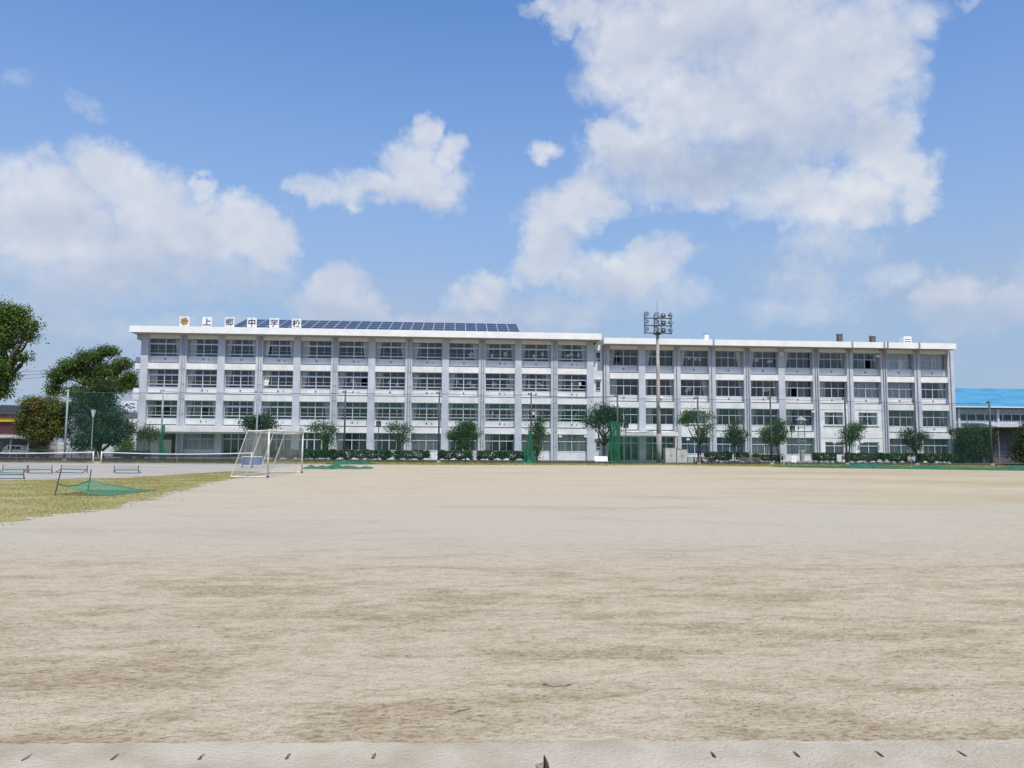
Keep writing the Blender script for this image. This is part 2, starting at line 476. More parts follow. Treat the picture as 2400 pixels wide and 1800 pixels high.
# ------------------------------------------------------------------ ground
def sand_material():
    m = bpy.data.materials.new('sandy_ground')
    m.use_nodes = True
    t = NT(m.node_tree)
    b = t.n['Principled BSDF']
    g = t.new('ShaderNodeNewGeometry').outputs['Position']
    sx = t.new('ShaderNodeSeparateXYZ'); t.l.new(g, sx.inputs[0])
    # broad drifts of paler silt and browner sand, raked lengthwise
    big = t.noise(t.v('MULTIPLY', g, (0.045, 0.13, 1)), 1.0, 5, 0.55, dist=0.6)
    mid = t.noise(t.v('MULTIPLY', g, (0.55, 1.5, 1)), 1.0, 5, 0.62, dist=0.4)
    small = t.noise(t.v('MULTIPLY', g, (3.2, 6.0, 1)), 1.0, 5, 0.65)
    grit = t.noise(g, 42.0, 5, 0.75)
    fine = t.noise(t.v('MULTIPLY', g, (14.0, 24.0, 1)), 1.0, 4, 0.7)
    grey = (0.46, 0.415, 0.34)
    tan = (0.47, 0.412, 0.318)
    brown = (0.265, 0.197, 0.105)
    cl = t.mix(t.ramp(big, 0.40, 0.62), grey, tan)
    # the diamond's clay: warmer soil in the far middle and right of the field
    clay = t.m('MULTIPLY', t.ramp(t.m('ADD', sx.outputs[1], t.m('MULTIPLY', mid, 10.0)), -74.0, -54.0), t.ramp(sx.outputs[0], 18.0, 34.0))
    cl = t.mix(t.m('MULTIPLY', clay, 0.8), cl, (0.51, 0.430, 0.296))
    # worn, coarser brown sand on the near part of the pitch
    near = t.ramp(t.m('ADD', sx.outputs[1], t.m('MULTIPLY_ADD', mid, 7.0, t.m('MULTIPLY', big, 5.0))), -69.5, -76.5)
    cl = t.mix(t.m('MULTIPLY', near, 0.8), cl, (0.515, 0.430, 0.300))
    th = t.m('SUBTRACT', 0.60, t.m('MULTIPLY', near, 0.17))
    f1 = t.ramp(mid, th, t.m('ADD', th, 0.22))
    f2 = t.ramp(small, 0.42, 0.66)
    f3 = t.ramp(fine, 0.48, 0.64)
    far_s = t.ramp(t.noise(t.v('MULTIPLY', g, (0.16, 0.42, 1)), 1.0, 6, 0.66, dist=0.8), 0.46, 0.70)
    dk = t.m('ADD', t.m('MULTIPLY', f1, 0.40), t.m('MULTIPLY', f2, t.m('MULTIPLY_ADD', near, 0.26, 0.10)))
    dk = t.m('ADD', dk, t.m('MULTIPLY', f3, t.m('MULTIPLY_ADD', t.m('MULTIPLY', f1, near), 0.55, t.m('MULTIPLY_ADD', near, 0.26, 0.10))), clamp=True)
    gold = t.m('MULTIPLY', t.ramp(sx.outputs[0], 44.0, 66.0), t.ramp(t.noise(t.v('MULTIPLY', g, (0.05, 0.16, 1)), 1.0, 4, 0.6), 0.40, 0.62))
    cl = t.mix(t.m('MULTIPLY', gold, 0.7), cl, (0.40, 0.31, 0.175))
    cl = t.mix(t.m('MULTIPLY', t.m('MULTIPLY', far_s, t.m('SUBTRACT', 1.0, near)), 0.42), cl, (0.33, 0.275, 0.20))
    cl = t.mix(dk, cl, brown)
    cl = t.mix(t.m('MULTIPLY', t.ramp(grit, 0.52, 0.66), 0.72), cl, (0.17, 0.130, 0.088))
    cl = t.mix(t.m('MULTIPLY', t.ramp(grit, 0.44, 0.30), 0.35), cl, (0.50, 0.47, 0.42))
    t.l.new(cl, b.inputs['Base Color'])
    b.inputs['Roughness'].default_value = 0.95
    b.inputs['Specular IOR Level'].default_value = 0.15
    bn = t.new('ShaderNodeBump'); bn.inputs['Strength'].default_value = 0.8; bn.inputs['Distance'].default_value = 0.014
    scuff = t.ramp(t.noise(t.v('MULTIPLY', g, (7.0, 9.0, 1)), 1.0, 3, 0.5, dist=1.2), 0.30, 0.55)
    h = t.m('ADD', t.m('MULTIPLY', t.noise(g, 34.0, 5, 0.75), 1.0), t.m('ADD', t.m('MULTIPLY', small, 1.6), t.m('MULTIPLY', scuff, 0.7)))
    t.l.new(h, bn.inputs['Height'])
    t.l.new(bn.outputs[0], b.inputs['Normal'])
    return m


sand_m = sand_material()
court_m = mat('court_silt', (0.40, 0.365, 0.315), 0.95, 0.10, 0.25, 0.4, 20, stretch=(0.4, 1.4, 1), spec=0.15)
earth_m = mat('plain_earth', (0.33, 0.29, 0.24), 0.95, 0.15, 0.2, 0.3, 8)
lawn_m = mat('lawn_soil', (0.26, 0.225, 0.07), 0.95, 0.25, 0.6, 0.6, 14, col2=(0.34, 0.27, 0.13))
paving_m = mat('concrete_apron', (0.42, 0.40, 0.37), 0.9, 0.12, 0.8, 0.2, 20)
dust_m = mat('dusty_concrete_lid', (0.47, 0.415, 0.325), 0.92, 0.12, 2.2, 0.9, 40, col2=(0.37, 0.315, 0.23), spec=0.2)
pit_m = mat('drain_inside', (0.05, 0.045, 0.04), 0.95, 0.3, 6.0)

ground = struct('ground', MB().grid(lambda u, v: (-1800 + 3600 * u, -1400 + 3600 * v, -0.16), 8, 8), earth_m)
FAR_EDGE = [(-60, -16.5), (2, -17.5), (11, -19.2), (24, -21.7), (38.8, -22.0), (50, -20.0), (60, -19.0), (66, -22), (72, -27), (80, -30.5), (95, -34.5), (160, -44)]
field = struct('playing_field', MB().prism([(-80, -81.97), (160, -92.30)] + FAR_EDGE[::-1] + [(-80, -16)], -0.15, 0.0), sand_m)
back_ground = struct('path', MB().prism([(-80, -82.52), (-80, -140), (160, -140), (160, -92.85)], -0.15, 0.0), sand_m)

# the silt of the tennis courts, a low sheet over the sand
court = struct('tennis_court_surface', MB().prism([(-60, -17.3), (-60, -54), (8, -57.6), (16.9, -55.7), (21, -52), (23.1, -41.9), (24, -30), (23, -22), (11, -19.6), (2, -17.9)], 0.001, 0.005), court_m)
lawn = struct('lawn_strip', MB().prism(FAR_EDGE + [(160, -13.8), (-60, -13.8)], -0.15, 0.02), lawn_m)
bed = struct('garden_bed', MB().prism([(-60, -13.8), (160, -13.8), (160, -4.0), (-60, -4.0)], -0.15, 0.16), soil_m)
apron = struct('apron_paving', MB().prism([(-60, -4.0), (160, -4.0), (160, 60), (-60, 60)], -0.15, 0.10), paving_m)

GRASS = [(26.6, -86.0), (27.85, -74.3), (28.66, -70.6), (27.6, -63.5), (26.6, -56.5), (26.3, -50), (26.1, -46.2), (24.8, -42.2), (23.1, -41.9), (22.0, -47), (21.0, -52.0), (16.9, -55.7), (10, -58.6), (0, -63), (-10, -70), (-10, -86)]
random.seed(11)


def wobble(poly, step=1.2, amp=0.45):
    out = []
    for i, a in enumerate(poly):
        b = poly[(i + 1) % len(poly)]
        L = math.dist(a, b); n = max(1, int(L / step))
        for k in range(n):
            f = k / n
            out.append((a[0] + (b[0] - a[0]) * f + random.uniform(-amp, amp), a[1] + (b[1] - a[1]) * f + random.uniform(-amp, amp)))
    return out


gp = wobble(GRASS, 0.45, 0.38)
grass_base = struct('grass_patch', MB().prism(gp, 0.002, 0.009), lawn_m)


def inside(poly, x, y):
    c = np.zeros(len(x), bool)
    n = len(poly)
    for i in range(n):
        x1, y1 = poly[i]; x2, y2 = poly[(i + 1) % n]
        if y1 == y2: continue
        c ^= ((y1 > y) != (y2 > y)) & (x < (x2 - x1) * (y - y1) / (y2 - y1) + x1)
    return c


def quick_mesh(name, V, nper):
    """V: (n, nper, 3) array of separate polygons"""
    n = V.shape[0]
    me = bpy.data.meshes.new(name)
    me.vertices.add(n * nper)
    me.vertices.foreach_set('co', V.reshape(-1).astype(np.float32))
    me.loops.add(n * nper)
    me.loops.foreach_set('vertex_index', np.arange(n * nper, dtype=np.int32))
    me.polygons.add(n)
    me.polygons.foreach_set('loop_start', np.arange(0, n * nper, nper, dtype=np.int32))
    me.update(calc_edges=True)
    return me


def grass_blades(name, poly, n, hmin, hmax, seed, label, wid=0.02, fray=0.9):
    r = np.random.default_rng(seed)
    P = np.array(poly)
    lo, hi = P.min(0), P.max(0)
    lo = np.maximum(lo, (-6, -84)); 
    xy = r.uniform(lo - 1, hi + 1, (n * 2, 2))
    jit = xy + r.normal(0, fray, xy.shape) * r.uniform(0, 1, (len(xy), 1))
    xy = xy[inside(poly, jit[:, 0], jit[:, 1])][:n]
    k = len(xy)
    # clumps: drop blades where a coarse random field is low
    fld = np.sin(xy[:, 0] * 1.7 + np.sin(xy[:, 1] * 0.9) * 2) + np.sin(xy[:, 1] * 2.3 + xy[:, 0] * 0.6)
    keep = fld + r.normal(0, 0.9, k) > -0.9
    xy = xy[keep]; k = len(xy)
    a = r.uniform(0, 2 * np.pi, k); h = r.uniform(hmin, hmax, k); w = r.uniform(0.6, 1.3, k) * wid
    dx, dy = np.cos(a) * w, np.sin(a) * w
    ln = r.normal(0, 0.55, (k, 2)) * h[:, None]
    V = np.zeros((k, 3, 3))
    V[:, 0, 0] = xy[:, 0] - dx; V[:, 0, 1] = xy[:, 1] - dy
    V[:, 1, 0] = xy[:, 0] + dx; V[:, 1, 1] = xy[:, 1] + dy
    V[:, 2, 0] = xy[:, 0] + ln[:, 0]; V[:, 2, 1] = xy[:, 1] + ln[:, 1]; V[:, 2, 2] = h
    V[:, :2, 2] = 0.004
    me = quick_mesh(name, V, 3)
    me.materials.append(grass_l)
    o = ob(name, me)
    o['kind'] = 'stuff'
    tag(o, label, 'grass')
    return o


grass_blades('grass', gp, 260000, 0.02, 0.055, 3, 'yellowing grass growing between the pitch and the tennis courts', 0.010, 0.55)
lp = [p for p in FAR_EDGE if -10 < p[0] < 110]
grass_blades('lawn_grass', [(-12, -17.6)] + lp + [(110, -13.9), (-12, -13.9)], 70000, 0.05, 0.16, 5, 'dry short grass along the foot of the hedges', 0.035)


def pebbles():
    r = np.random.default_rng(9)
    n = 120000
    x = r.uniform(29, 48, n); y = -86.95 + r.gamma(1.25, 2.6, n)
    fl = np.sin(x * 1.1 + 2.0 * np.sin(y * 1.3)) + np.sin(y * 3.1 + 1.4 * np.sin(x * 0.7)) + 0.8 * np.sin(x * 3.7 + y * 2.2)
    kp = fl + r.normal(0, 0.8, n) > 0.75
    x, y = x[kp], y[kp]; n = len(x)
    s = np.clip(r.lognormal(-5.55, 0.42, n), 0.0018, 0.014) * np.clip(0.7 + (y + 87) * 0.06, 0.7, 1.6)
    base = np.array([(1, 0, 0), (0, 1, 0), (-1, 0, 0), (0, -1, 0), (0, 0, 0.7)], float)
    tri = [(0, 1, 4), (1, 2, 4), (2, 3, 4), (3, 0, 4)]
    a = r.uniform(0, 6.28, n); ca, sa = np.cos(a), np.sin(a)
    pts = base[None] * (s[:, None, None] * r.uniform(0.6, 1.3, (n, 5, 1)))
    X = pts[..., 0] * ca[:, None] - pts[..., 1] * sa[:, None] + x[:, None]
    Y = pts[..., 0] * sa[:, None] + pts[..., 1] * ca[:, None] + y[:, None]
    P = np.stack([X, Y, pts[..., 2]], -1)
    V = np.concatenate([P[:, t, :] for t in tri], 0)
    me = quick_mesh('gravel', V, 3)
    me.materials.append(mat('pebble', (0.30, 0.245, 0.175), 0.9, 0.35, 30.0))
    o = ob('gravel', me)
    o['kind'] = 'stuff'
    tag(o, 'loose fine gravel scattered over the near sand', 'gravel')


pebbles()

# the covered gutter at the near edge of the field
drain = thing('gutter', 'covered concrete gutter along the near edge of the sand', 'gutter', (38.3, -87.27, 0), -0.043)
MB().box(-30, 30, -0.36, -0.24, -0.4, -0.03).box(-30, 30, 0.235, 0.30, -0.4, -0.03).box(-30, 30, -0.24, 0.235, -0.45, -0.4).build('channel', pit_m, drain)
PIT = 0.467
lid_u0 = -2.27 - 0.0


def lid(nl, nr, broken=False):
    """slab outline with a hand slot half cut in each short side"""
    h = PIT / 2
    y0, y1 = -0.335, 0.225
    s0, s1, w = -0.045, 0.045, 0.011
    pts = [(-h + (0.02 if broken == 'L' else 0.0), y0)]
    right = [(h, y0)]
    if broken == 'R': right = [(h - 0.055, y0), (h - 0.058, -0.115), (h - 0.045, -0.098), (h - 0.028, -0.102), (h - 0.012, -0.085), (h - 0.008, -0.03), (h, 0.02)]
    pts += right
    if nr: pts += [(h, s0), (h - w, s0 + 0.01), (h - w * 0.8, s1 - 0.015), (h, s1)]
    pts += [(h, y1), (-h, y1)]
    if nl: pts += [(-h, s1), (-h + w * 0.8, s1 - 0.015), (-h + w, s0 + 0.01), (-h, s0)]
    if broken == 'L': pts += [(-h, 0.02), (-h + 0.007, -0.04), (-h + 0.014, -0.10)]
    return MB().prism(pts, -0.07, 0.003)


closed = {4, 6}                       # seams choked with sand; seam 5 is broken away
for i in range(-10, 22):
    nl, nr = i not in closed | {5}, (i + 1) not in closed | {5}
    br = 'R' if i == 4 else ('L' if i == 5 else False)
    me = ME(('lid', nl, nr, br), lambda: lid(nl, nr, br).mesh('concrete_lid', dust_m))
    ob('concrete_lid', me, drain, ((i + 0.5) * PIT - 2.285, 0, 0))

# loose sand blown over the lids' far edge
dr = random.Random(4)
fe = lambda x: -87.045 - 0.043 * (x - 38.3)
near_e = [(30 + 0.05 * k, fe(30 + 0.05 * k) - 0.012 - 0.006 * math.sin(k * 0.13) - 0.006 * math.sin(k * 0.41 + 1) - dr.uniform(0, 0.03)) for k in range(340)]
far_e = [(30 + 0.5 * k, fe(30 + 0.5 * k) + 0.06) for k in range(34)]
struct('sand_drift', MB().prism(near_e + far_e[::-1], 0.0034, 0.0052), sand_m)

# ------------------------------------------------------------------ windows
def window_frame(W, H, rows, eb, hb, mid, thin, dep):
    """rows from the bottom: (height, columns); returns frame mesh builder and pane rectangles"""
    mb = MB(); panes = []
    mb.box(0, W, -dep, dep, 0, eb).box(0, W, -dep, dep, H - eb, H)
    mb.box(0, eb, -dep, dep, eb, H - eb).box(W - eb, W, -dep, dep, eb, H - eb)
    z = eb
    for ri, (h, n) in enumerate(rows):
        last = ri == len(rows) - 1
        z1 = H - eb if last else z + h
        w = (W - 2 * eb) / n
        for c in range(n):
            x0 = eb + c * w
            bw = mid if (n % 2 == 0 and c == n // 2) else thin
            if c: mb.box(x0 - bw / 2, x0 + bw / 2, -dep * (0.95 if bw == mid else 0.5), dep * 0.9, z, z1)
            panes.append((x0, x0 + w, z, z1, 0.012 if c % 2 else -0.008))
        if not last:
            mb.box(eb, W - eb, -dep * 1.1, dep * 0.8, z1, z1 + hb[ri])
            z = z1 + hb[ri]
    return mb, panes


WT = {
    'A': dict(W=3.62, H=2.18, rows=((0.27, 2), (1.03, 4), (0.36, 4)), eb=0.05, hb=(0.11, 0.15), mid=0.09, thin=0.032, dep=0.05),
    'B': dict(W=3.62, H=2.06, rows=((1.12, 4), (0.7, 4)), eb=0.05, hb=(0.07,), mid=0.07, thin=0.03, dep=0.05),
    'C': dict(W=3.62, H=2.10, rows=((1.14, 4), (0.7, 4)), eb=0.05, hb=(0.10,), mid=0.08, thin=0.03, dep=0.05),
    'D': dict(W=3.62, H=3.00, rows=((2.05, 4), (0.65, 4)), eb=0.06, hb=(0.12,), mid=0.12, thin=0.10, dep=0.06),
    'E': dict(W=2.45, H=1.62, rows=((1.02, 2), (0.4, 2)), eb=0.06, hb=(0.10,), mid=0.09, thin=0.05, dep=0.05),
    'F': dict(W=0.66, H=1.25, rows=((0.28, 1), (0.8, 1)), eb=0.07, hb=(0.05,), mid=0.05, thin=0.05, dep=0.05),
    'G': dict(W=1.9, H=1.9, rows=((1.0, 2), (0.6, 2)), eb=0.06, hb=(0.06,), mid=0.06, thin=0.05, dep=0.05),
}


def curtain_mesh(w_top, w_bot, H, side):
    def fn(u, v):
        z = H * v
        f = v ** 0.8
        w = w_bot + (w_top - w_bot) * f
        x = u * w if side == 'L' else -u * w
        return (x, 0.03 * math.sin(u * 34 + v) + 0.02 * math.sin(u * 13), z)
    return MB().grid(fn, 26, 5)


prng = random.Random(77)


def add_window(parent, kind, x, y, z, curtains=(), cm=None, name='window', papers=0, wrng=None):
    t = WT[kind]
    key = ('win', kind)
    fm, panes = ME(key, lambda: (lambda r: (r[0].mesh('window', alu_m), r[1]))(window_frame(**t)))
    w = ob(name, fm, parent, (x - t['W'] / 2, y, z))
    for (x0, x1, z0, z1, off) in panes:
        pw, ph = round(x1 - x0, 3), round(z1 - z0, 3)
        pm = ME(('pane', pw, ph), lambda: B(0, pw, -0.004, 0.004, 0, ph).mesh('pane', glass_m))
        po = ob('pane', pm, w, (x0, off, z0))
        po.rotation_euler = (R(prng.uniform(-0.35, 0.35)), 0, R(prng.uniform(-0.5, 0.5)))
        if ph > 0.9 and kind in 'AB' and prng.random() < 0.03:
            po.location.x += pw * (0.85 if x0 < t['W'] / 2 else -0.85)
            po.location.y = -off * 1.6
    H = t['H'] - 0.1
    for side, wt, wb in curtains:
        cmm = ME(('cur', round(wt, 2), round(wb, 2), H, side, (cm or curtain_m).name), lambda: curtain_mesh(wt, wb, H, side).mesh('curtain', cm or curtain_m, True))
        ob('curtain', cmm, w, (0.06 if side == 'L' else t['W'] - 0.06, 0.11, 0.05))
    for k in range(papers):
        pw, ph = wrng.choice(((0.3, 0.42), (0.42, 0.3), (0.5, 0.36)))
        pm = ME(('paper', pw, ph), lambda: B(0, pw, 0, 0.004, 0, ph).mesh('paper_sheet', white_m))
        ob('paper_sheet', pm, w, (wrng.uniform(0.4, t['W'] - 0.8), 0.05, wrng.uniform(0.45, 0.9)))
    return w


# ------------------------------------------------------------------ the school
PW = 0.84                     # pillar width
BAY = 4.5


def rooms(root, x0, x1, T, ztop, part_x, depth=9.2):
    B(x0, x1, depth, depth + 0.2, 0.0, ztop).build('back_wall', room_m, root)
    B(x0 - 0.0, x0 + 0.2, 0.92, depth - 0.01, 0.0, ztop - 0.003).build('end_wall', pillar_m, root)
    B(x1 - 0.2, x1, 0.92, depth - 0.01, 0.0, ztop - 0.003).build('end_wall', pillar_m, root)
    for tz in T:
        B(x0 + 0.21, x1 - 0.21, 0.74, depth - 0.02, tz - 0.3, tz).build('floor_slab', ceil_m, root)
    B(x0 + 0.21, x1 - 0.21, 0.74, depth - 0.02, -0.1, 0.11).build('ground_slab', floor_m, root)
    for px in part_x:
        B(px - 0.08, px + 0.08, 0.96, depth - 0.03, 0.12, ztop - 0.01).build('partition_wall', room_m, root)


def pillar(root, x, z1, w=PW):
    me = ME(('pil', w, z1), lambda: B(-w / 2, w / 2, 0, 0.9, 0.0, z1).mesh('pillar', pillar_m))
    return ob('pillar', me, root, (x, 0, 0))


def downpipe(root, x, z1, y=-0.075, r=0.055, m=None):
    def mk():
        mb = MB().tube([(0, 0, 0.1), (0, 0, z1)], r, 8)
        for k in range(1, int(z1 / 1.8)): mb.box(-0.085, 0.085, -0.02, 0.085, k * 1.8, k * 1.8 + 0.06)
        return mb.mesh('downpipe', m or pipe_m, False)
    return ob('downpipe', ME(('pipe', z1, r, (m or pipe_m).name), mk), root, (x, y, 0))


def bay_parts(root, xc, T, H, f, beam_h, win, sp_h, vents):
    """beam over the window, panel under it; T is the top of the beam over this storey's window"""
    bw = BAY - PW - 0.004
    W = bw / 2
    if beam_h:
        me = ME(('beam', beam_h), lambda: B(-W, W, 0.06, 0.735, -beam_h, 0.0).mesh('beam', white_beam))
        ob('beam', me, root, (xc, 0, T))
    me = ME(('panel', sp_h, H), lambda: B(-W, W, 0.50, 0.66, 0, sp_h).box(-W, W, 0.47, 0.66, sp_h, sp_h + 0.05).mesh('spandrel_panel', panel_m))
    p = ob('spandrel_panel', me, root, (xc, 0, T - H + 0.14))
    me = ME(('joint',), lambda: B(-W, W, 0.60, 0.70, 0.002, 0.138).mesh('joint', joint_m))
    ob('joint', me, p, (0, 0, -0.14))
    me = ME(('vent',), lambda: MB().tube([(0, 0.5, 0), (0, 0.44, 0)], 0.085, 10).box(-0.10, 0.10, 0.42, 0.5, 0.06, 0.10).mesh('vent', dark_alu_m))
    ob('vent', me, p, (0, 0, 0.36))
    if vents:
        me = ME(('vent2',), lambda: MB().tube([(0, 0.5, 0), (0, 0.45, 0)], 0.05, 8).box(-0.03, 0.03, 0.44, 0.5, -0.16, -0.04).mesh('vent', dark_alu_m))
        ob('vent', me, p, (0.62, 0, 0.40))


def pick_curtains(r):
    k = r.random()
    if k < 0.30: return (('L', 0.75, 0.42),)
    if k < 0.55: return (('L', 0.62, 0.34), ('R', 0.60, 0.32))
    if k < 0.68: return (('R', 0.72, 0.4),)
    if k < 0.80: return (('L', 0.85, 0.8),)
    return (('L', 0.45, 0.25), ('R', 0.4, 0.2))


rw = random.Random(21)
# ---- left wing: twelve bays
LW = thing('school_building', 'longer left wing of the white four-storey school, solar panels on its roof', 'school', (0, 0, 0))
TL = [4.006, 7.750, 11.494, 15.238]
HL = 3.744
rooms(LW, -0.40, 54.40, TL[:3], 14.93, [BAY * i for i in (2, 4, 6, 8, 10)])
for i in range(13): pillar(LW, BAY * i, 14.94)
for i in (1, 3, 5, 7, 9, 11):
    downpipe(LW, BAY * i - 0.06, 14.9)
    downpipe(LW, BAY * i + 0.22, 14.9, r=0.03)
rail_me = MB().tube([(-1.82, 0.30, 1.42), (1.82, 0.30, 1.42)], 0.014, 6).tube([(-1.82, 0.30, 0.78), (1.82, 0.30, 0.78)], 0.014, 6).mesh('guard_rail', alu_m)
for b in range(12):
    xc = BAY * (b + 0.5)
    for f in (2, 3, 4):
        T = TL[f - 1]
        bay_parts(LW, xc, T, HL, f, 0.72 if f < 4 else 0, 'A', 0.71, b % 2)
        if f == 4:
            me = ME(('lintel',), lambda: B(-1.828, 1.828, 0.10, 0.735, 14.47, 14.935).mesh('lintel', fascia_m))
            ob('lintel', me, LW, (xc, 0, 0))
        pap = 3 if (f, b) in ((3, 5), (3, 8), (3, 9), (3, 10), (2, 9), (2, 10), (4, 8), (4, 9), (4, 11)) else (2 if (f, b) in ((3, 6), (3, 11), (2, 11), (4, 10)) else 0)
        add_window(LW, 'A', xc, 0.60, T - 2.902, pick_curtains(rw), None, papers=pap, wrng=rw)
        ob('guard_rail', rail_me, LW, (xc, 0, T - 2.902))
# ground floor of the left wing
for b in range(12):
    xc = BAY * (b + 0.5)
    T = TL[0]
    me = ME(('beam', 0.72), lambda: B(-1.828, 1.828, 0.06, 0.735, -0.72, 0).mesh('beam', white_beam))
    ob('beam', me, LW, (xc, 0, T))
    if b in (2, 3, 4):
        add_window(LW, 'D', xc, 0.60, 0.27, (), None, name='entrance_door')
        ob('door_step', ME(('dstep',), lambda: B(-1.828, 1.828, 0.3, 0.9, 0.0, 0.265).mesh('door_step', paving_m)), LW, (xc, 0, 0))
        continue
    if b == 0:
        B(xc - 1.828, xc - 0.2, 0.5, 0.66, 0.0, 3.28).build('wall_panel', panel_m, LW)
        B(xc - 0.195, xc + 1.15, 0.58, 0.66, 0.0, 2.3).build('shutter', panel_m, LW)
        B(xc - 0.195, xc + 1.15, 0.56, 0.66, 2.31, 3.28).build('transom_panel', grey_d, LW)
        B(xc + 1.155, xc + 1.828, 0.7, 0.8, 0.0, 3.28).build('dark_door', maroon_m, LW)
        continue
    me = ME(('gwall',), lambda: B(-1.828, 1.828, 0.50, 0.70, 0.0, 1.13).box(-1.828, 1.828, 0.46, 0.70, 1.131, 1.178).mesh('sill_wall', panel_m))
    ob('sill_wall', me, LW, (xc, 0, 0))
    if b in (7, 10, 11): cu_ = (('L', 1.75, 1.75), ('R', 1.75, 1.75))
    elif b == 1: cu_ = (('L', 3.4, 3.4),)
    else: cu_ = (('L', 0.7, 0.6),) if b % 2 else (('R', 0.4, 0.3), ('L', 0.35, 0.3))
    w = add_window(LW, 'C', xc, 0.60, 1.18, cu_, curtain_g if b == 1 else None)
# canopy over the left entrance
B(-1.5, 19.0, -2.3, -0.004, 3.23, 3.86).box(-1.3, 18.8, -2.1, -0.02, 3.05, 3.229).build('canopy', white_beam, LW)
B(0.5, 19.2, -2.1, -0.004, 0.0, 0.24).build('entrance_step', paving_m, LW)
# stair strip between the wings
B(54.425, 55.62, 0.35, 0.9, 0.0, 14.6).build('stair_wall', panel_m, LW)
for z in (1.35, 4.95, 8.75, 12.4):
    add_window(LW, 'F', 55.03, 0.33, z, (), None, name='stair_window')
    ob('window_recess', ME(('recess',), lambda: B(-0.28, 0.28, 0.337, 0.348, 0.05, 1.2).mesh('window_recess', joint_m)), LW, (55.03, 0, z))  # added dark sheet: the dimness behind the glass is put into its colour
    ob('window_hood', ME(('hood',), lambda: B(-0.42, 0.42, 0.05, 0.345, 0, 0.07).mesh('window_hood', panel_m)), LW, (55.03, 0, z + 1.42))
# roof
B(-1.25, 55.15, -1.5, 10.4, 14.95, 15.69).box(-1.1, 54.95, -1.3, 10.2, 15.691, 15.74).build('roof', fascia_m, LW)
B(-1.1, 55.0, -1.35, -0.01, 14.90, 14.948).build('soffit', soffit_m, LW)
B(-1.0, -0.425, 0.1, 8.0, 14.30, 14.945).build('beam_end', pillar_m, LW)
for z0, z1, xl in ((10.77, 11.47, -1.25), (11.55, 12.2, -1.2), (7.05, 7.73, -1.3), (7.78, 8.45, -1.3), (3.3, 4.0, -1.9), (4.05, 4.75, -1.6)):
    B(xl, -0.425, 0.5, 8.0, z0, z1).build('end_balcony', white_beam if z0 not in (11.55,) else panel_m, LW)


def floodlight(root, x, z, y=-0.28):
    me = ME(('fl',), lambda: MB().box(-0.19, 0.19, -0.14, 0.10, -0.10, 0.12).box(-0.16, 0.16, -0.16, -0.141, -0.08, 0.09).box(-0.03, 0.03, 0.10, 0.35, -0.03, 0.03).mesh('wall_floodlight', white_m))
    return ob('wall_floodlight', me, root, (x, y, z))


for px, py in ((1313, 1023), (1372, 1023)):
    p = at(px, py, -0.28); floodlight(LW, p.x, p.z)

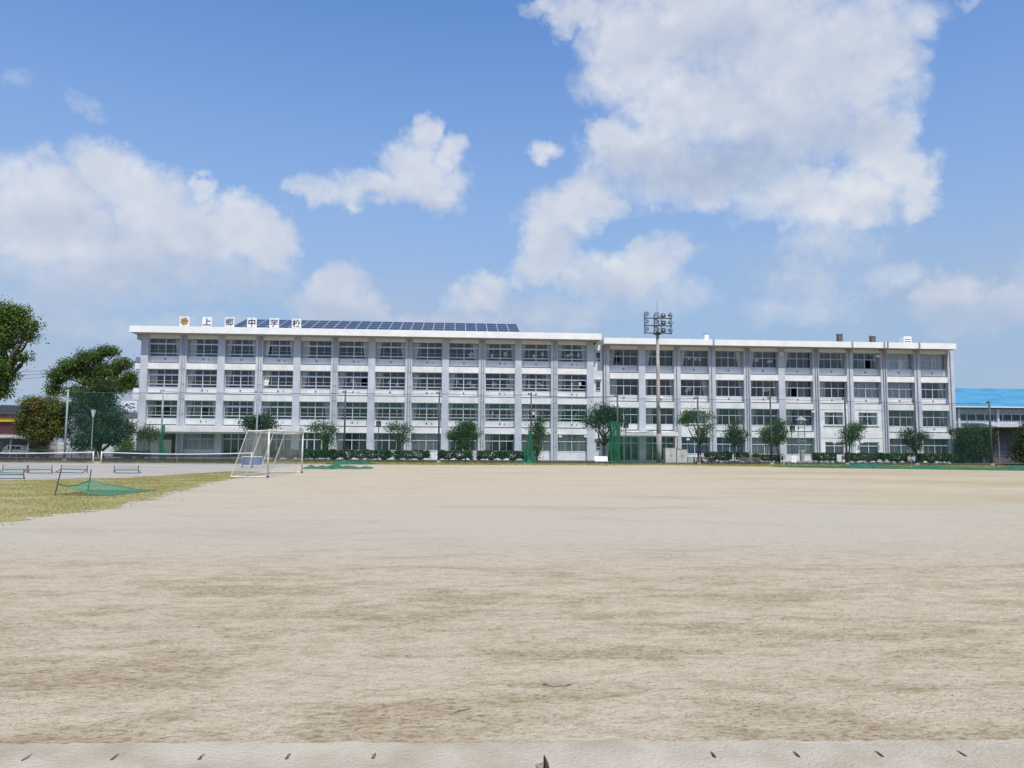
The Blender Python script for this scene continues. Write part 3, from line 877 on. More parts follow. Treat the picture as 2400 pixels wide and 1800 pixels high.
# ---- right wing: ten bays
RX = 56.07
RW_ = thing('school_building', 'shorter right wing of the white four-storey school, clock on one of its pillars', 'school', (RX, 0, 0))
TR = [3.82, 7.427, 11.034, 14.641]
HR = 3.607
rooms(RW_, -0.40, 45.42, TR[:3], 14.47, [BAY * i for i in (2, 4, 6, 8)])
for i in range(11): pillar(RW_, BAY * i, 14.48, PW if i else 0.70)
for i in (0, 2, 3, 4, 6, 7, 8, 9, 10):
    downpipe(RW_, BAY * i - 0.1, 14.4)
    if i in (4, 6, 8): downpipe(RW_, BAY * i + 0.2, 14.4, r=0.07)
INF = {(2, 6), (2, 7), (1, 6), (1, 7), (2, 2)}
for b in range(10):
    xc = BAY * (b + 0.5)
    for f in (1, 2, 3, 4):
        T = TR[f - 1]
        if (f, b) in INF:
            # bay filled in flush with the pillars round a smaller window
            zb = T - HR + 0.002 if f > 1 else 0.0
            zt = T - 0.725 if f > 1 else T - 0.72
            zw = zb + 0.92 if f > 1 else 0.98
            MB().box(-1.828, -1.24, 0.10, 0.55, zb, zt).box(1.24, 1.828, 0.10, 0.55, zb, zt).box(-1.239, 1.239, 0.10, 0.55, zb, zw - 0.003).box(-1.239, 1.239, 0.10, 0.55, zw + 1.624, zt).box(-1.4, 1.4, -0.03, 0.095, zw - 0.09, zw - 0.02).build('infill_wall', white_beam, RW_).location = (xc, 0, 0)
            add_window(RW_, 'E', xc, 0.30, zw, (('L', 0.8, 0.5), ('R', 0.75, 0.5)) if f == 2 else (('L', 1.2, 1.2), ('R', 1.2, 1.2)), None if f == 2 else curtain_g)
            me = ME(('beamR', 0.72), lambda: B(-1.828, 1.828, 0.06, 0.735, -0.72, 0.0).mesh('beam', white_beam))
            ob('beam', me, RW_, (xc, 0, T))
            continue
        if f == 1:
            me = ME(('beamR', 0.72), lambda: B(-1.828, 1.828, 0.06, 0.735, -0.72, 0.0).mesh('beam', white_beam))
            ob('beam', me, RW_, (xc, 0, T))
            if b in (0, 1):
                add_window(RW_, 'D', xc, 0.60, 0.12, (), None, name='entrance_door')
                continue
            me = ME(('gwallR',), lambda: B(-1.828, 1.828, 0.50, 0.70, 0.0, 0.94).box(-1.828, 1.828, 0.46, 0.70, 0.941, 0.985).mesh('sill_wall', panel_m))
            ob('sill_wall', me, RW_, (xc, 0, 0))
            cm = curtain_b if b in (2, 3) else (curtain_g if b == 9 else curtain_m)
            add_window(RW_, 'C', xc, 0.60, 0.99, (('L', 1.75, 1.75), ('R', 1.75, 1.7)), cm)
            continue
        bay_parts(RW_, xc, T, HR, f, 0.72 if f < 4 else 0, 'B', 0.64, 0)
        zt = T - 0.73
        if f == 4:
            me = ME(('lintelR',), lambda: B(-1.828, 1.828, 0.10, 0.735, 14.05, 14.475).mesh('lintel', fascia_m))
            ob('lintel', me, RW_, (xc, 0, 0))
            zt = 14.055
        cm = None
        if (f, b) in ((3, 7), (3, 8)): cu_, cm = (('L', 1.75, 1.75), ('R', 1.75, 1.75)), curtain_g
        elif (f, b) in ((4, 8), (4, 9)): cu_, cm = (('L', 1.75, 1.7), ('R', 1.75, 1.7)), curtain_g
        else: cu_ = pick_curtains(rw)
        add_window(RW_, 'B', xc, 0.60, zt - 2.06 if f == 4 else T - 0.72 - 2.062 + 0.0, cu_, cm, papers=3 if (f, b) in ((4, 4), (3, 4), (3, 2), (4, 2)) else 0, wrng=rw)
        if f == 4:
            me = ME(('filler',), lambda: B(-1.828, 1.828, 0.52, 0.66, 11.866, 11.99).mesh('sill', panel_m))
            ob('sill', me, RW_, (xc, 0, 0))
B(-0.55, 8.3, -2.4, -0.004, 3.17, 3.62).box(-0.35, 8.1, -2.2, -0.02, 3.05, 3.169).build('canopy', white_beam, RW_)
for px in (-0.3, 8.0): MB().tube([(px, -2.2, 0.1), (px, -2.2, 3.06)], 0.07, 8).build('canopy_post', alu_m, RW_)
B(-0.62, 44.80, -1.5, 10.4, 14.49, 15.19).box(-0.5, 44.65, -1.3, 10.2, 15.191, 15.24).build('roof', fascia_m, RW_)
B(-0.5, 44.70, -1.35, -0.01, 14.44, 14.488).build('soffit', soffit_m, RW_)
for px in (1673, 1998, 2073, 2081, 2155):
    p = at(px, 800, -1.56)
    MB().box(-0.07, 0.07, -0.07, 0.055, 14.40, 15.30).box(-0.05, 0.05, 0.056, 1.45, 14.33, 14.42).build('roof_drain', pipe_m, RW_).location = (p.x - RX, -1.56, 0)
p = at(1832, 830, -0.1)
ck = MB().tube([(0, 0, 0), (0, -0.10, 0)], 0.30, 24).build('clock', steel_m, RW_)
ck.location = (p.x - RX, -0.004, p.z)
MB().tube([(0, -0.101, 0), (0, -0.112, 0)], 0.265, 24).build('clock_face', white_m, ck)
MB().box(-0.012, 0.012, -0.125, -0.113, -0.03, 0.16).build('clock_hand', black_m, ck)
h_ = MB().box(-0.012, 0.012, -0.135, -0.126, -0.03, 0.22).build('clock_hand', black_m, ck); h_.rotation_euler = (0, R(95), 0)
for px, py in ((2057, 835), (1612, 1030), (1955, 1037), (2018, 1037), (2063, 1037), (1905, 965)):
    p = at(px, py, -0.28); floodlight(RW_, p.x - RX, p.z)
# expansion joint between the wings
B(55.60 - RX, 55.665 - RX, 0.30, 0.36, 0.0, 14.4).build('joint_cover', pipe_m, RW_)

# ---- on the roofs
GRP = 'white boards with lettering on the left roof edge'


def char_mesh(ch, size):
    cu_ = bpy.data.curves.new('lettering', 'FONT')
    cu_.body = ch
    cu_.size = size
    cu_.extrude = 0.008
    cu_.offset = (0.006 if ch in '学郷' else 0.016) * size
    cu_.align_x = 'CENTER'
    cu_.align_y = 'CENTER'
    o = bpy.data.objects.new('lettering', cu_)
    C.objects.link(o)
    bpy.context.view_layer.update()
    me = bpy.data.meshes.new_from_object(o.evaluated_get(bpy.context.evaluated_depsgraph_get()))
    bpy.data.objects.remove(o)
    # centre on the glyph's own outline
    v = np.empty(len(me.vertices) * 3, np.float32); me.vertices.foreach_get('co', v); v = v.reshape(-1, 3)
    v -= (v.max(0) + v.min(0)) / 2
    me.vertices.foreach_set('co', v.reshape(-1)); me.update()
    me.materials.clear(); me.materials.append(navy_m)
    return me


signs = [(432.5, None, 'white board with the round gold school emblem on the roof edge'), (485.5, '上', 'white board lettered 上 on the roof edge, next to the gold emblem'),
         (538, '郷', 'white board lettered 郷 on the roof edge, third board from the left'), (590.5, '中', 'white board lettered 中 on the roof edge, fourth board from the left'),
         (642.8, '学', 'white board lettered 学 on the roof edge, second board from the right'), (695, '校', 'white board lettered 校 on the roof edge, rightmost of the lettered boards')]
for px, ch, lab in signs:
    p = at(px, 757, -1.2)
    t = thing('roof_sign', lab, 'sign', (p.x, -1.2, 15.741), 0, GRP)
    MB().box(-0.56, 0.56, -0.03, 0.03, 0.06, 1.20).build('board', white_m, t)
    for s in (-1, 1):
        MB().tube([(s * 0.4, 0.06, 0.0), (s * 0.4, 0.06, 1.1)], 0.025, 6).tube([(s * 0.4, 0.8, 0.0), (s * 0.4, 0.06, 1.0)], 0.025, 6).build('support', steel_m, t)
    if ch:
        o = ob('lettering', char_mesh(ch, 0.98), t, (0, -0.045, 0.63))
        o.rotation_euler = (R(90), 0, 0)
    else:
        e = MB().tube([(0, -0.031, 0.63), (0, -0.06, 0.63)], 0.46, 28).build('emblem', gold_m, t)
        mb = MB()
        for k in range(6):
            a = k * math.pi / 3 + 0.26
            mb.tube([(0.10 * math.cos(a), -0.07, 0.63 + 0.10 * math.sin(a)), (0.36 * math.cos(a), -0.07, 0.63 + 0.36 * math.sin(a))], [0.03, 0.075], 6)
        mb.tube([(0, -0.061, 0.63), (0, -0.075, 0.63)], 0.12, 16)
        mb.build('emblem_rays', gold_d, e)

# solar array: four rows of panels on a shallow rack
sa_x0, sa_x1 = at(545, 770, 1.5).x, at(1218, 777, 1.5).x
sa = thing('solar_array', 'long tilted array of dark blue solar panels behind the roof lettering', 'solar panels', (sa_x0, 0.9, 15.75))
ncol, nrow = 26, 4
pw = (sa_x1 - sa_x0) / ncol
tl = math.atan(0.33)
rl = 1.62
pan = MB().box(0.02, pw - 0.02, 0.02, rl - 0.02, 0, 0.035).mesh('solar_panel', solar_m)
pfr = MB().box(0.0, pw - 0.0, 0, 0.025, -0.02, 0.045).box(0, pw, rl - 0.025, rl - 0.001, -0.02, 0.045).box(0, 0.03, 0.046, rl - 0.046, -0.02, 0.045).box(pw - 0.03, pw - 0.001, 0.046, rl - 0.046, -0.02, 0.045).mesh('panel_frame', mat('panel_rim', (0.58, 0.60, 0.64), 0.4, 0.1))
for c in range(ncol):
    for r_ in range(nrow):
        o = ob('solar_panel', pan, sa, (c * pw, r_ * rl * math.cos(tl), 0.32 + r_ * rl * math.sin(tl)))
        o.rotation_euler = (tl, 0, 0)
        ob('panel_frame', pfr, o)
for c in range(0, ncol + 1, 3):
    MB().tube([(c * pw, 0.1, 0), (c * pw, 0.1, 0.33)], 0.04, 6).tube([(c * pw, 6.0, 0), (c * pw, 6.0, 2.3)], 0.04, 6).tube([(c * pw, 0.1, 0.28), (c * pw, 6.1, 2.27)], 0.035, 6).build('rack_leg', steel_m, sa)


def roof_box(px, py0, py1, wpx, name, lab, m, cat, Y=3.0, cap=False):
    a = at(px, py1, Y); b = at(px, py0, Y)
    w = wpx * mpp(Y, px) / 2
    t = thing(name, lab, cat, (a.x, Y, 15.241))
    h = b.z - 15.241
    MB().box(-w, w, -w, w, 0, h).build('casing', m, t)
    if cap: MB().box(-w * 1.25, w * 1.25, -w * 1.25, w * 1.25, h + 0.001, h + 0.10).build('cap', steel_m, t)
    else:
        for s in range(3): MB().box(-w * 0.8, w * 0.8, -w - 0.02, -w + 0.01, h * (0.25 + 0.22 * s), h * (0.34 + 0.22 * s)).build('louvre', joint_m, t)
    return t


roof_box(1655, 784, 796, 9, 'roof_vent', 'small white vent box on the right roof, nearest the floodlight mast', white_m, 'roof vent', cap=True)
roof_box(1968, 784, 800, 10, 'roof_vent', 'tall grey vent stack on the right roof, leftmost of three dark stacks', grey_d, 'roof vent', cap=True)
roof_box(2045, 789, 802, 10, 'roof_vent', 'grey vent stack on the right roof, middle of the three dark stacks', grey_d, 'roof vent', cap=True)
roof_box(2122, 790, 803, 18, 'roof_unit', 'white-topped air unit with dark louvres near the right end of the roof', white_m, 'air unit')


# ------------------------------------------------------------------ leaves, trees, hedges
def leaf_cloud(name, blobs, n, size, m, seed, parent=None, spray=1.7):
    """many small bent leaves in sprays spread through ellipsoids; blobs: (centre, radii)"""
    r = np.random.default_rng(seed)
    wts = np.array([b[1][0] * b[1][2] for b in blobs]); wts = wts / wts.sum()
    per = 14
    ns = max(4, n // per)
    bi = r.choice(len(blobs), ns, p=wts)
    cen = np.array([tuple(b[0]) for b in blobs])[bi]; rad = np.array([tuple(b[1]) for b in blobs])[bi]
    d = r.normal(size=(ns, 3)); d /= np.linalg.norm(d, axis=1)[:, None]
    rr = r.uniform(0.35, 1.0, ns) ** 0.55 * r.normal(1.0, 0.10, ns)
    sc = cen + d * rad * rr[:, None]
    P = np.repeat(sc, per, 0) + r.normal(size=(ns * per, 3)) * size * spray * np.array([1, 1, 0.7])
    nrm = np.repeat(d, per, 0) * 0.5 + np.array([0, 0, 0.55]) + r.normal(size=(ns * per, 3)) * 0.7
    nrm /= np.linalg.norm(nrm, axis=1)[:, None]
    tg = np.cross(nrm, r.normal(size=nrm.shape)); tg /= np.linalg.norm(tg, axis=1)[:, None]
    bt = np.cross(nrm, tg)
    L = (size * r.uniform(0.65, 1.35, len(P)))[:, None]
    V = np.stack([P - tg * L * 0.5, P + bt * L * 0.30 + nrm * L * 0.10, P + tg * L * 0.5 - nrm * L * 0.08, P - bt * L * 0.30 + nrm * L * 0.10], 1)
    me = quick_mesh(name, V, 4)
    me.materials.append(m)
    return ob(name, me, parent)


def limb_path(a, b, r, sag=0.12, n=4):
    a, b = Vector(a), Vector(b)
    L = (b - a).length
    pts = [a]
    for k in range(1, n):
        f = k / n
        pts.append(a.lerp(b, f) + Vector((r.uniform(-1, 1), r.uniform(-1, 1), r.uniform(0.0, 0.8))) * L * sag * math.sin(f * math.pi))
    return pts + [b]


def tree(name, label, bpx, bpy_, Y, blobs, n, size, m, tr=0.10, z0=0.16, bark=None, group=None, seed=1, fork=0.55, depth=0.9, cat='tree', twig=True, spray=1.7, fill=None):
    """blobs: (px, py, half width px, half height px) of the clumps of the crown as they stand at depth Y"""
    r = random.Random(seed)
    base = at(bpx, bpy_, Y); base.z = z0
    k = mpp(Y, bpx)
    t = thing(name, label, cat, tuple(base), 0, group)
    bl = []
    for (px, py, rx, ry) in blobs:
        c = at(px, py, Y) - base
        c.y += r.uniform(-0.35, 0.35) * rx * k
        q = fill or (0.84 if n < 3500 else 0.95)
        bl.append((c, (rx * k * q, (rx + ry) * 0.5 * k * depth * q, ry * k * q)))
    low = min(c.z - q[2] for c, q in bl)
    mx = sum((c.x for c, q in bl)) / len(bl)
    fk = Vector((mx * 0.5, 0, max(low, 0.5) * 0.85 + 0.15))
    mb = MB().tube(limb_path((0, 0, -0.05), fk, r, 0.05), [tr * q for q in (1.25, 1.0, 0.92, 0.85, 0.8)], 9)
    mb.build('trunk', bark or bark_m, t, True)
    for c, q in bl:
        tip = c + Vector((0, 0, q[2] * 0.3))
        lb = MB().tube(limb_path(fk - Vector((0, 0, 0.1)), tip, r, 0.15), [tr * f for f in (0.62, 0.5, 0.38, 0.26, 0.12)], 6)
        if twig:
            for w in range(5):
                d = Vector((r.gauss(0, 1), r.gauss(0, 1), r.gauss(0.2, 0.8))).normalized()
                e = c + Vector((d.x * q[0], d.y * q[1], d.z * q[2])) * 0.85
                lb.tube(limb_path(c.lerp(fk, r.uniform(0, 0.5)), e, r, 0.15, 3), [tr * f for f in (0.26, 0.18, 0.12, 0.05)], 5)
        lb.build('limb', bark or bark_m, t, True)
    leaf_cloud('crown', bl, int(n * (1.9 if n > 3500 else 1.5)), size * 1.06, m, seed, t, spray if n > 3500 else 2.1)
    return t


GT = 'trees planted along the foot of the school'
tree('small_tree', 'thin sapling beside the green net pole, left of the soccer goal', 350, 1074, -9, [(345, 1008, 22, 14), (362, 1020, 18, 14), (333, 1022, 14, 12)], 900, 0.16, leaf_a, 0.06, group=GT, seed=31)
tree('small_tree', 'dark rounded tree rising behind the soccer goal', 603, 1076, -9, [(590, 992, 22, 16), (620, 985, 24, 20), (608, 1003, 26, 12), (632, 1000, 14, 10)], 2600, 0.17, leaf_b, 0.10, group=GT, seed=32)
tree('small_tree', 'sparse light tree standing just right of the soccer goal', 762, 1076, -9, [(738, 1003, 17, 10), (757, 998, 13, 8), (775, 1008, 16, 9), (762, 1022, 18, 10), (770, 1035, 14, 9)], 1300, 0.17, leaf_a, 0.08, group=GT, seed=33)
tree('small_tree', 'sparse tree beside the pole with a black speaker, left of centre', 934, 1076, -9, [(917, 1003, 13, 9), (932, 998, 13, 9), (950, 1006, 13, 10), (935, 1020, 16, 9), (945, 1032, 12, 8)], 1200, 0.16, leaf_a, 0.08, group=GT, seed=34)
tree('small_tree', 'dense round-headed tree in front of the middle of the left wing', 1091, 1077, -9, [(1088, 1003, 22, 15), (1068, 1018, 18, 13), (1106, 1017, 18, 14), (1088, 1025, 26, 12), (1100, 995, 12, 8), (1088, 1042, 16, 9)], 3600, 0.16, leaf_a, 0.12, group=GT, seed=35)
tree('columnar_tree', 'tall narrow ivy-clad tree beside the net pole near the middle', 1257, 1076, -10, [(1268, 985, 11, 9), (1258, 1000, 14, 12), (1266, 1014, 16, 12), (1258, 1030, 13, 12), (1256, 1050, 9, 14), (1255, 1066, 9, 10)], 2400, 0.15, leaf_a, 0.14, group=GT, seed=36)
tree('spreading_tree', 'wide dark spreading tree with an ivied trunk beside the hanging net, centre', 1415, 1077, -11, [(1412, 962, 30, 16), (1436, 968, 24, 15), (1390, 977, 27, 11), (1428, 985, 30, 14), (1402, 990, 20, 10), (1450, 995, 14, 10), (1380, 990, 12, 8), (1417, 1022, 8, 22)], 3400, 0.17, leaf_b, 0.20, group=GT, seed=37)
tree('small_tree', 'open branching tree with bent limbs between the storage cabinets and the right hedges', 1645, 1076, -10, [(1612, 975, 16, 13), (1602, 985, 13, 11), (1628, 972, 13, 9), (1655, 975, 13, 10), (1662, 1000, 9, 11), (1645, 1012, 15, 10), (1648, 1028, 14, 10)], 2300, 0.16, leaf_a, 0.13, group=GT, seed=38)
tree('small_tree', 'small domed tree in front of the blue curtained windows', 1721, 1078, -10, [(1720, 1003, 13, 10), (1714, 1018, 20, 11), (1730, 1017, 18, 12), (1722, 1034, 25, 10)], 2300, 0.15, leaf_b, 0.08, group=GT, seed=39)
tree('small_tree', 'bushy leaning tree in front of the clock bay of the right wing', 1827, 1078, -10, [(1826, 995, 14, 12), (1806, 1008, 18, 13), (1828, 1012, 16, 14), (1795, 1018, 13, 10), (1812, 1030, 20, 13), (1832, 1026, 11, 10)], 2900, 0.16, leaf_a, 0.10, group=GT, seed=40)
tree('small_tree', 'leaning leafy tree beside a net pole before the infilled bays', 1986, 1078, -10, [(2012, 998, 14, 9), (1998, 1006, 17, 12), (1984, 1018, 15, 11), (2004, 1022, 13, 10), (1990, 1034, 13, 8)], 2000, 0.16, leaf_a, 0.10, group=GT, seed=41)
tree('small_tree', 'low many-limbed tree near the two seated people at the right end', 2143, 1079, -10, [(2130, 1012, 14, 8), (2120, 1020, 13, 7), (2150, 1026, 16, 11), (2165, 1022, 13, 10), (2136, 1036, 16, 9), (2150, 1046, 17, 9)], 2300, 0.15, leaf_b, 0.10, group=GT, seed=42)
# the big trees
tree('camphor_tree', 'tall broadleaf tree cut off by the left edge of the picture', -70, 1080, -14, [(30, 740, 45, 32), (0, 790, 60, 50), (60, 770, 25, 20), (75, 760, 20, 14), (70, 790, 18, 10), (-60, 760, 80, 60), (0, 860, 42, 40), (50, 835, 22, 11), (0, 915, 22, 26), (-80, 860, 80, 70), (20, 880, 20, 20), (-40, 720, 50, 30), (62, 838, 10, 7)], 17000, 0.22, leaf_c, 0.42, z0=0.02, seed=50, depth=0.8, fill=0.82)
tree('umbrella_tree', 'large umbrella-crowned tree left of the school', 222, 1072, 4, [(180, 918, 30, 13), (236, 914, 30, 15), (288, 908, 18, 13), (250, 822, 26, 13), (215, 838, 34, 16), (170, 858, 34, 17), (285, 852, 24, 14), (140, 880, 26, 20), (190, 872, 40, 18), (245, 868, 34, 18), (302, 885, 18, 18), (265, 898, 26, 12), (125, 912, 14, 20), (220, 895, 30, 10), (310, 902, 10, 12)], 16000, 0.20, leaf_c, 0.30, z0=0.1, seed=51, bark=bark_p, depth=1.0, fill=0.9)
tree('evergreen_tree', 'dark dense evergreen behind the net, below the umbrella-crowned tree', 240, 1074, -5, [(200, 940, 30, 30), (248, 924, 30, 32), (165, 960, 18, 22), (260, 970, 34, 30), (200, 990, 34, 34), (250, 1015, 40, 30), (290, 1005, 22, 22), (200, 1035, 34, 26), (280, 1035, 26, 14)], 11000, 0.19, leaf_b, 0.25, z0=0.16, seed=52)
tree('maple_tree', 'olive and rusty-orange bushy tree between the parking shelter and the net pole', 110, 1076, -4, [(72, 950, 26, 20), (115, 950, 32, 22), (145, 965, 26, 20), (62, 980, 24, 22), (105, 985, 40, 26), (145, 1005, 24, 26), (90, 1020, 36, 24), (48, 1005, 16, 16)], 9000, 0.19, leaf_d, 0.20, z0=0.16, seed=53)
tree('shrub', 'small bright green round shrub at the left corner of the school', 296, 1074, -7, [(297, 1044, 16, 12), (290, 1056, 16, 10), (305, 1056, 12, 9)], 1300, 0.13, leaf_c, 0.05, seed=54, cat='shrub')
tree('shrub', 'low olive shrub at the foot of the rusty tree', 95, 1076, -8, [(92, 1058, 20, 10), (110, 1062, 16, 8)], 900, 0.13, leaf_d, 0.05, seed=57, cat='shrub')
tree('evergreen_tree', 'broad dark shrubby tree between the right wing and the dark annex', 2282, 1082, -8, [(2262, 1022, 26, 18), (2290, 1010, 26, 14), (2312, 1022, 18, 18), (2270, 1050, 30, 22), (2300, 1052, 24, 24), (2255, 1068, 14, 14)], 6500, 0.17, leaf_b, 0.20, seed=55)
tree('evergreen_tree', 'dark tree leaning in from the right edge of the picture', 2408, 1090, -15, [(2402, 1022, 14, 18), (2395, 1050, 15, 20), (2412, 1070, 26, 20), (2382, 1068, 12, 12), (2430, 1010, 30, 30)], 3600, 0.17, leaf_b, 0.18, z0=0.02, seed=56)

GH = 'clipped hedges along the foot of the school'


def hedge(x0, x1, label, Y=-9.5, zb=0.42, zt=1.22, seed=1):
    a, b = at(x0, 1070, Y).x, at(x1, 1070, Y).x
    t = thing('hedge', label, 'hedge', ((a + b) / 2, Y, 0.16), 0, GH)
    L = b - a
    r = np.random.default_rng(seed)
    n = int(2600 * L / 2.0)
    u = r.uniform(-1, 1, (n, 3))
    # push leaves to the shell of a soft box
    ax = r.integers(0, 3, n); sgn = np.sign(u[np.arange(n), ax])
    u[np.arange(n), ax] = sgn * r.normal(0.92, 0.10, n)
    wav = 1 + 0.10 * np.sin(u[:, 0] * L * 1.7 + seed) + 0.06 * np.sin(u[:, 0] * L * 4.1)
    bump = 0.18 * np.sin(u[:, 0] * L * 2.3 + seed * 2)
    zc, zh = (zb + zt) / 2 - 0.16, (zt - zb) / 2
    P = np.stack([u[:, 0] * L / 2, u[:, 1] * 0.5 * wav, zc + u[:, 2] * zh * wav + np.where(u[:, 2] < 0, bump * 0.5, 0)], 1) + r.normal(0, 0.03, (n, 3))
    nrm = u * 0.6 + np.array([0, 0, 0.4]) + r.normal(size=(n, 3)) * 0.7
    nrm /= np.linalg.norm(nrm, axis=1)[:, None]
    tg = np.cross(nrm, r.normal(size=nrm.shape)); tg /= np.linalg.norm(tg, axis=1)[:, None]
    bt = np.cross(nrm, tg)
    S_ = (0.16 * r.uniform(0.7, 1.3, n))[:, None]
    V = np.stack([P - tg * S_ * 0.5, P + bt * S_ * 0.35, P + tg * S_ * 0.5, P - bt * S_ * 0.35], 1)
    me = quick_mesh('foliage', V, 4); me.materials.append(hedge_l)
    ob('foliage', me, t)
    for k in range(max(2, int(L / 0.9))):
        x = -L / 2 + (k + 0.5) * L / max(2, int(L / 0.9))
        MB().tube(limb_path((x, 0, -0.02), (x + rng.uniform(-0.2, 0.2), rng.uniform(-0.1, 0.1), zc), rng, 0.1), [0.05, 0.045, 0.04, 0.03, 0.02], 6).build('stem', bark_m, t)


for k, (x0, x1, lab) in enumerate([
    (272, 345, 'low dark hedge at the left corner of the school behind the tennis net'),
    (640, 757, 'hedge right behind the soccer goal, ending at a sparse tree'),
    (772, 913, 'longest hedge of the left wing, right of the soccer goal'),
    (928, 1003, 'hedge left of the net pole in front of the middle of the left wing'),
    (1032, 1104, 'hedge at the foot of the dense round-headed tree'),
    (1121, 1178, 'short hedge right of the dense round-headed tree'),
    (1182, 1238, 'hedge ending at the green net bunched on its pole'),
    (1655, 1712, 'hedge behind the low brown benches, right of the cabinets'),
    (1727, 1752, 'tiny hedge at the foot of the small domed tree'),
    (1768, 1832, 'ragged low hedge at the foot of the bushy leaning tree'),
    (1908, 1968, 'hedge between the garden lamp and a net pole'),
    (1986, 2070, 'hedge below the infilled bays, behind white stones'),
    (2077, 2134, 'hedge left of the two seated people'),
    (2153, 2236, 'rightmost hedge, right of the two seated people')]):
    hedge(x0, x1, lab, seed=60 + k, zt=1.22 if k not in (0, 9) else 1.0)

# pale garden stones
for k, (px, py, w) in enumerate([(2012, 1075, 9), (2026, 1075, 10), (2043, 1076, 9), (2060, 1074, 15), (2078, 1075, 13), (2095, 1079, 9), (1996, 1077, 10), (2194, 1078, 8), (2204, 1078, 8), (2214, 1079, 9), (2224, 1079, 8), (1925, 1074, 9), (1938, 1075, 10), (1950, 1076, 9), (1962, 1075, 8), (1895, 1077, 11), (1872, 1078, 10), (1742, 1074, 8), (1700, 1074, 9), (1689, 1075, 7)]):
    Y = -12.2
    c = at(px, py, Y); s = w * mpp(Y, px) * 0.5
    bm = bmesh.new(); bmesh.ops.create_icosphere(bm, subdivisions=2, radius=1)
    rr = random.Random(k)
    ph = [rr.uniform(0, 6) for _ in range(6)]
    for v in bm.verts:
        f = 1 + 0.16 * math.sin(v.co.x * 3 + ph[0]) + 0.14 * math.sin(v.co.y * 3.4 + ph[1]) + 0.12 * math.sin(v.co.z * 4 + ph[2])
        v.co = Vector((v.co.x * s * f, v.co.y * s * 0.8 * f, v.co.z * s * 0.75 * f))
    me = bpy.data.meshes.new('garden_stone'); bm.to_mesh(me); bm.free(); me.materials.append(rock_m)
    o = ob('garden_stone', me, None, (c.x, Y, 0.14 + s * 0.45))
    tag(o, ['pale rounded garden stone below the infilled bays', 'pale garden stone in the short row by the rightmost hedge', 'pale garden stone between the garden lamp and the next net pole', 'pale garden stone at the foot of the garden lamp', 'pale garden stone beside the small domed tree'][0 if k < 7 else 1 if k < 11 else 2 if k < 15 else 3 if k < 17 else 4], 'stone', 'pale stones edging the right-hand garden bed')


# ------------------------------------------------------------------ ball nets on tall poles
PX = [(-1.45, 7.2), (7.83, 7.3), (17.23, 7.35), (26.06, 7.4), (35.69, 7.4), (45.27, 7.4), (54.42, 7.3), (63.06, 7.2), (71.0, 7.25), (79.28, 7.3), (87.1, 7.1), (95.61, 7.05)]
PLAB = ['pale net pole in front of the rusty tree, leftmost of the row', 'pale green net pole with a bunched net at its foot, left of the goal', 'pale net pole rising behind the soccer goal',
        'net pole beside the pole with a black speaker, right of the goal', 'net pole left of the dense round-headed tree', 'net pole with a green net bunched at its foot beside the ivy-clad tree',
        'net pole at the wide dark spreading tree by the entrance', 'dark net pole standing in front of the open branching tree', 'dark net pole in front of the bushy leaning tree', 'dark net pole in front of the leaning leafy tree', 'dark net pole beside the two seated people', 'dark net pole in front of the blue roof, rightmost of the row']
for i, (x, h) in enumerate(PX):
    t = thing('net_pole', PLAB[i], 'pole', (x, -14.0, 0.0), 0, 'tall poles of the ball net')
    m = polel_m if i < 3 else pole_m
    r0 = 0.125 if i >= 6 else 0.11
    MB().tube([(0, 0, -0.05), (0, 0, h * 0.5), (0, 0, h)], [r0, r0 * 0.9, r0 * 0.78], 10).build('post', m, t, True)
    MB().box(-0.28, 0.06, -0.05, 0.05, h - 0.22, h - 0.12).tube([(-0.26, 0, h - 0.3), (-0.26, 0, h - 0.05)], 0.05, 6).build('pulley_arm', m, t)
    MB().tube([(0, 0, 0.0), (0, 0, 0.25)], 0.22, 10).build('footing', paving_m, t)
SLAB = ['hung between the two leftmost poles, by the rusty tree', 'before the left entrance, left of the goal', 'behind the soccer goal', 'right of the goal before the sparse tree', 'before the dense round-headed tree', 'before the stair strip between the two wings', 'before the right entrance and the floodlight mast', 'before the small domed tree', 'before the garden lamp', 'before the infilled bays', 'before the blue-roofed gymnasium end']
for i in range(11):
    (xa, ha), (xb, hb_) = PX[i], PX[i + 1]
    hh = min(ha, hb_) - 0.25
    def fn(u, v, xa=xa, xb=xb, hh=hh, i=i):
        x = xa + 0.25 + (xb - xa - 0.5) * u
        return (x - xa, 0.10 * math.sin(u * 21 + i) * (1 - v * 0.7) + 0.05 * math.sin(u * 47 + v * 3), 0.05 + (hh - 0.05 - 0.10 * math.sin(u * math.pi)) * v)
    t = thing('ball_net', 'fine green ball net ' + SLAB[i], 'net', (xa, -14.0, 0.0), 0, 'ball nets between the tall poles')
    MB().grid(fn, 40, 10).build('netting', net_g, t, True)
    cab = [(0.1 + (xb - xa - 0.2) * q / 10, 0, hh - 0.10 * math.sin(q / 10 * math.pi) + 0.02) for q in range(11)]
    MB().tube(cab, 0.05 if i == 5 else 0.025, 5).build('top_cable', cable_m, t)


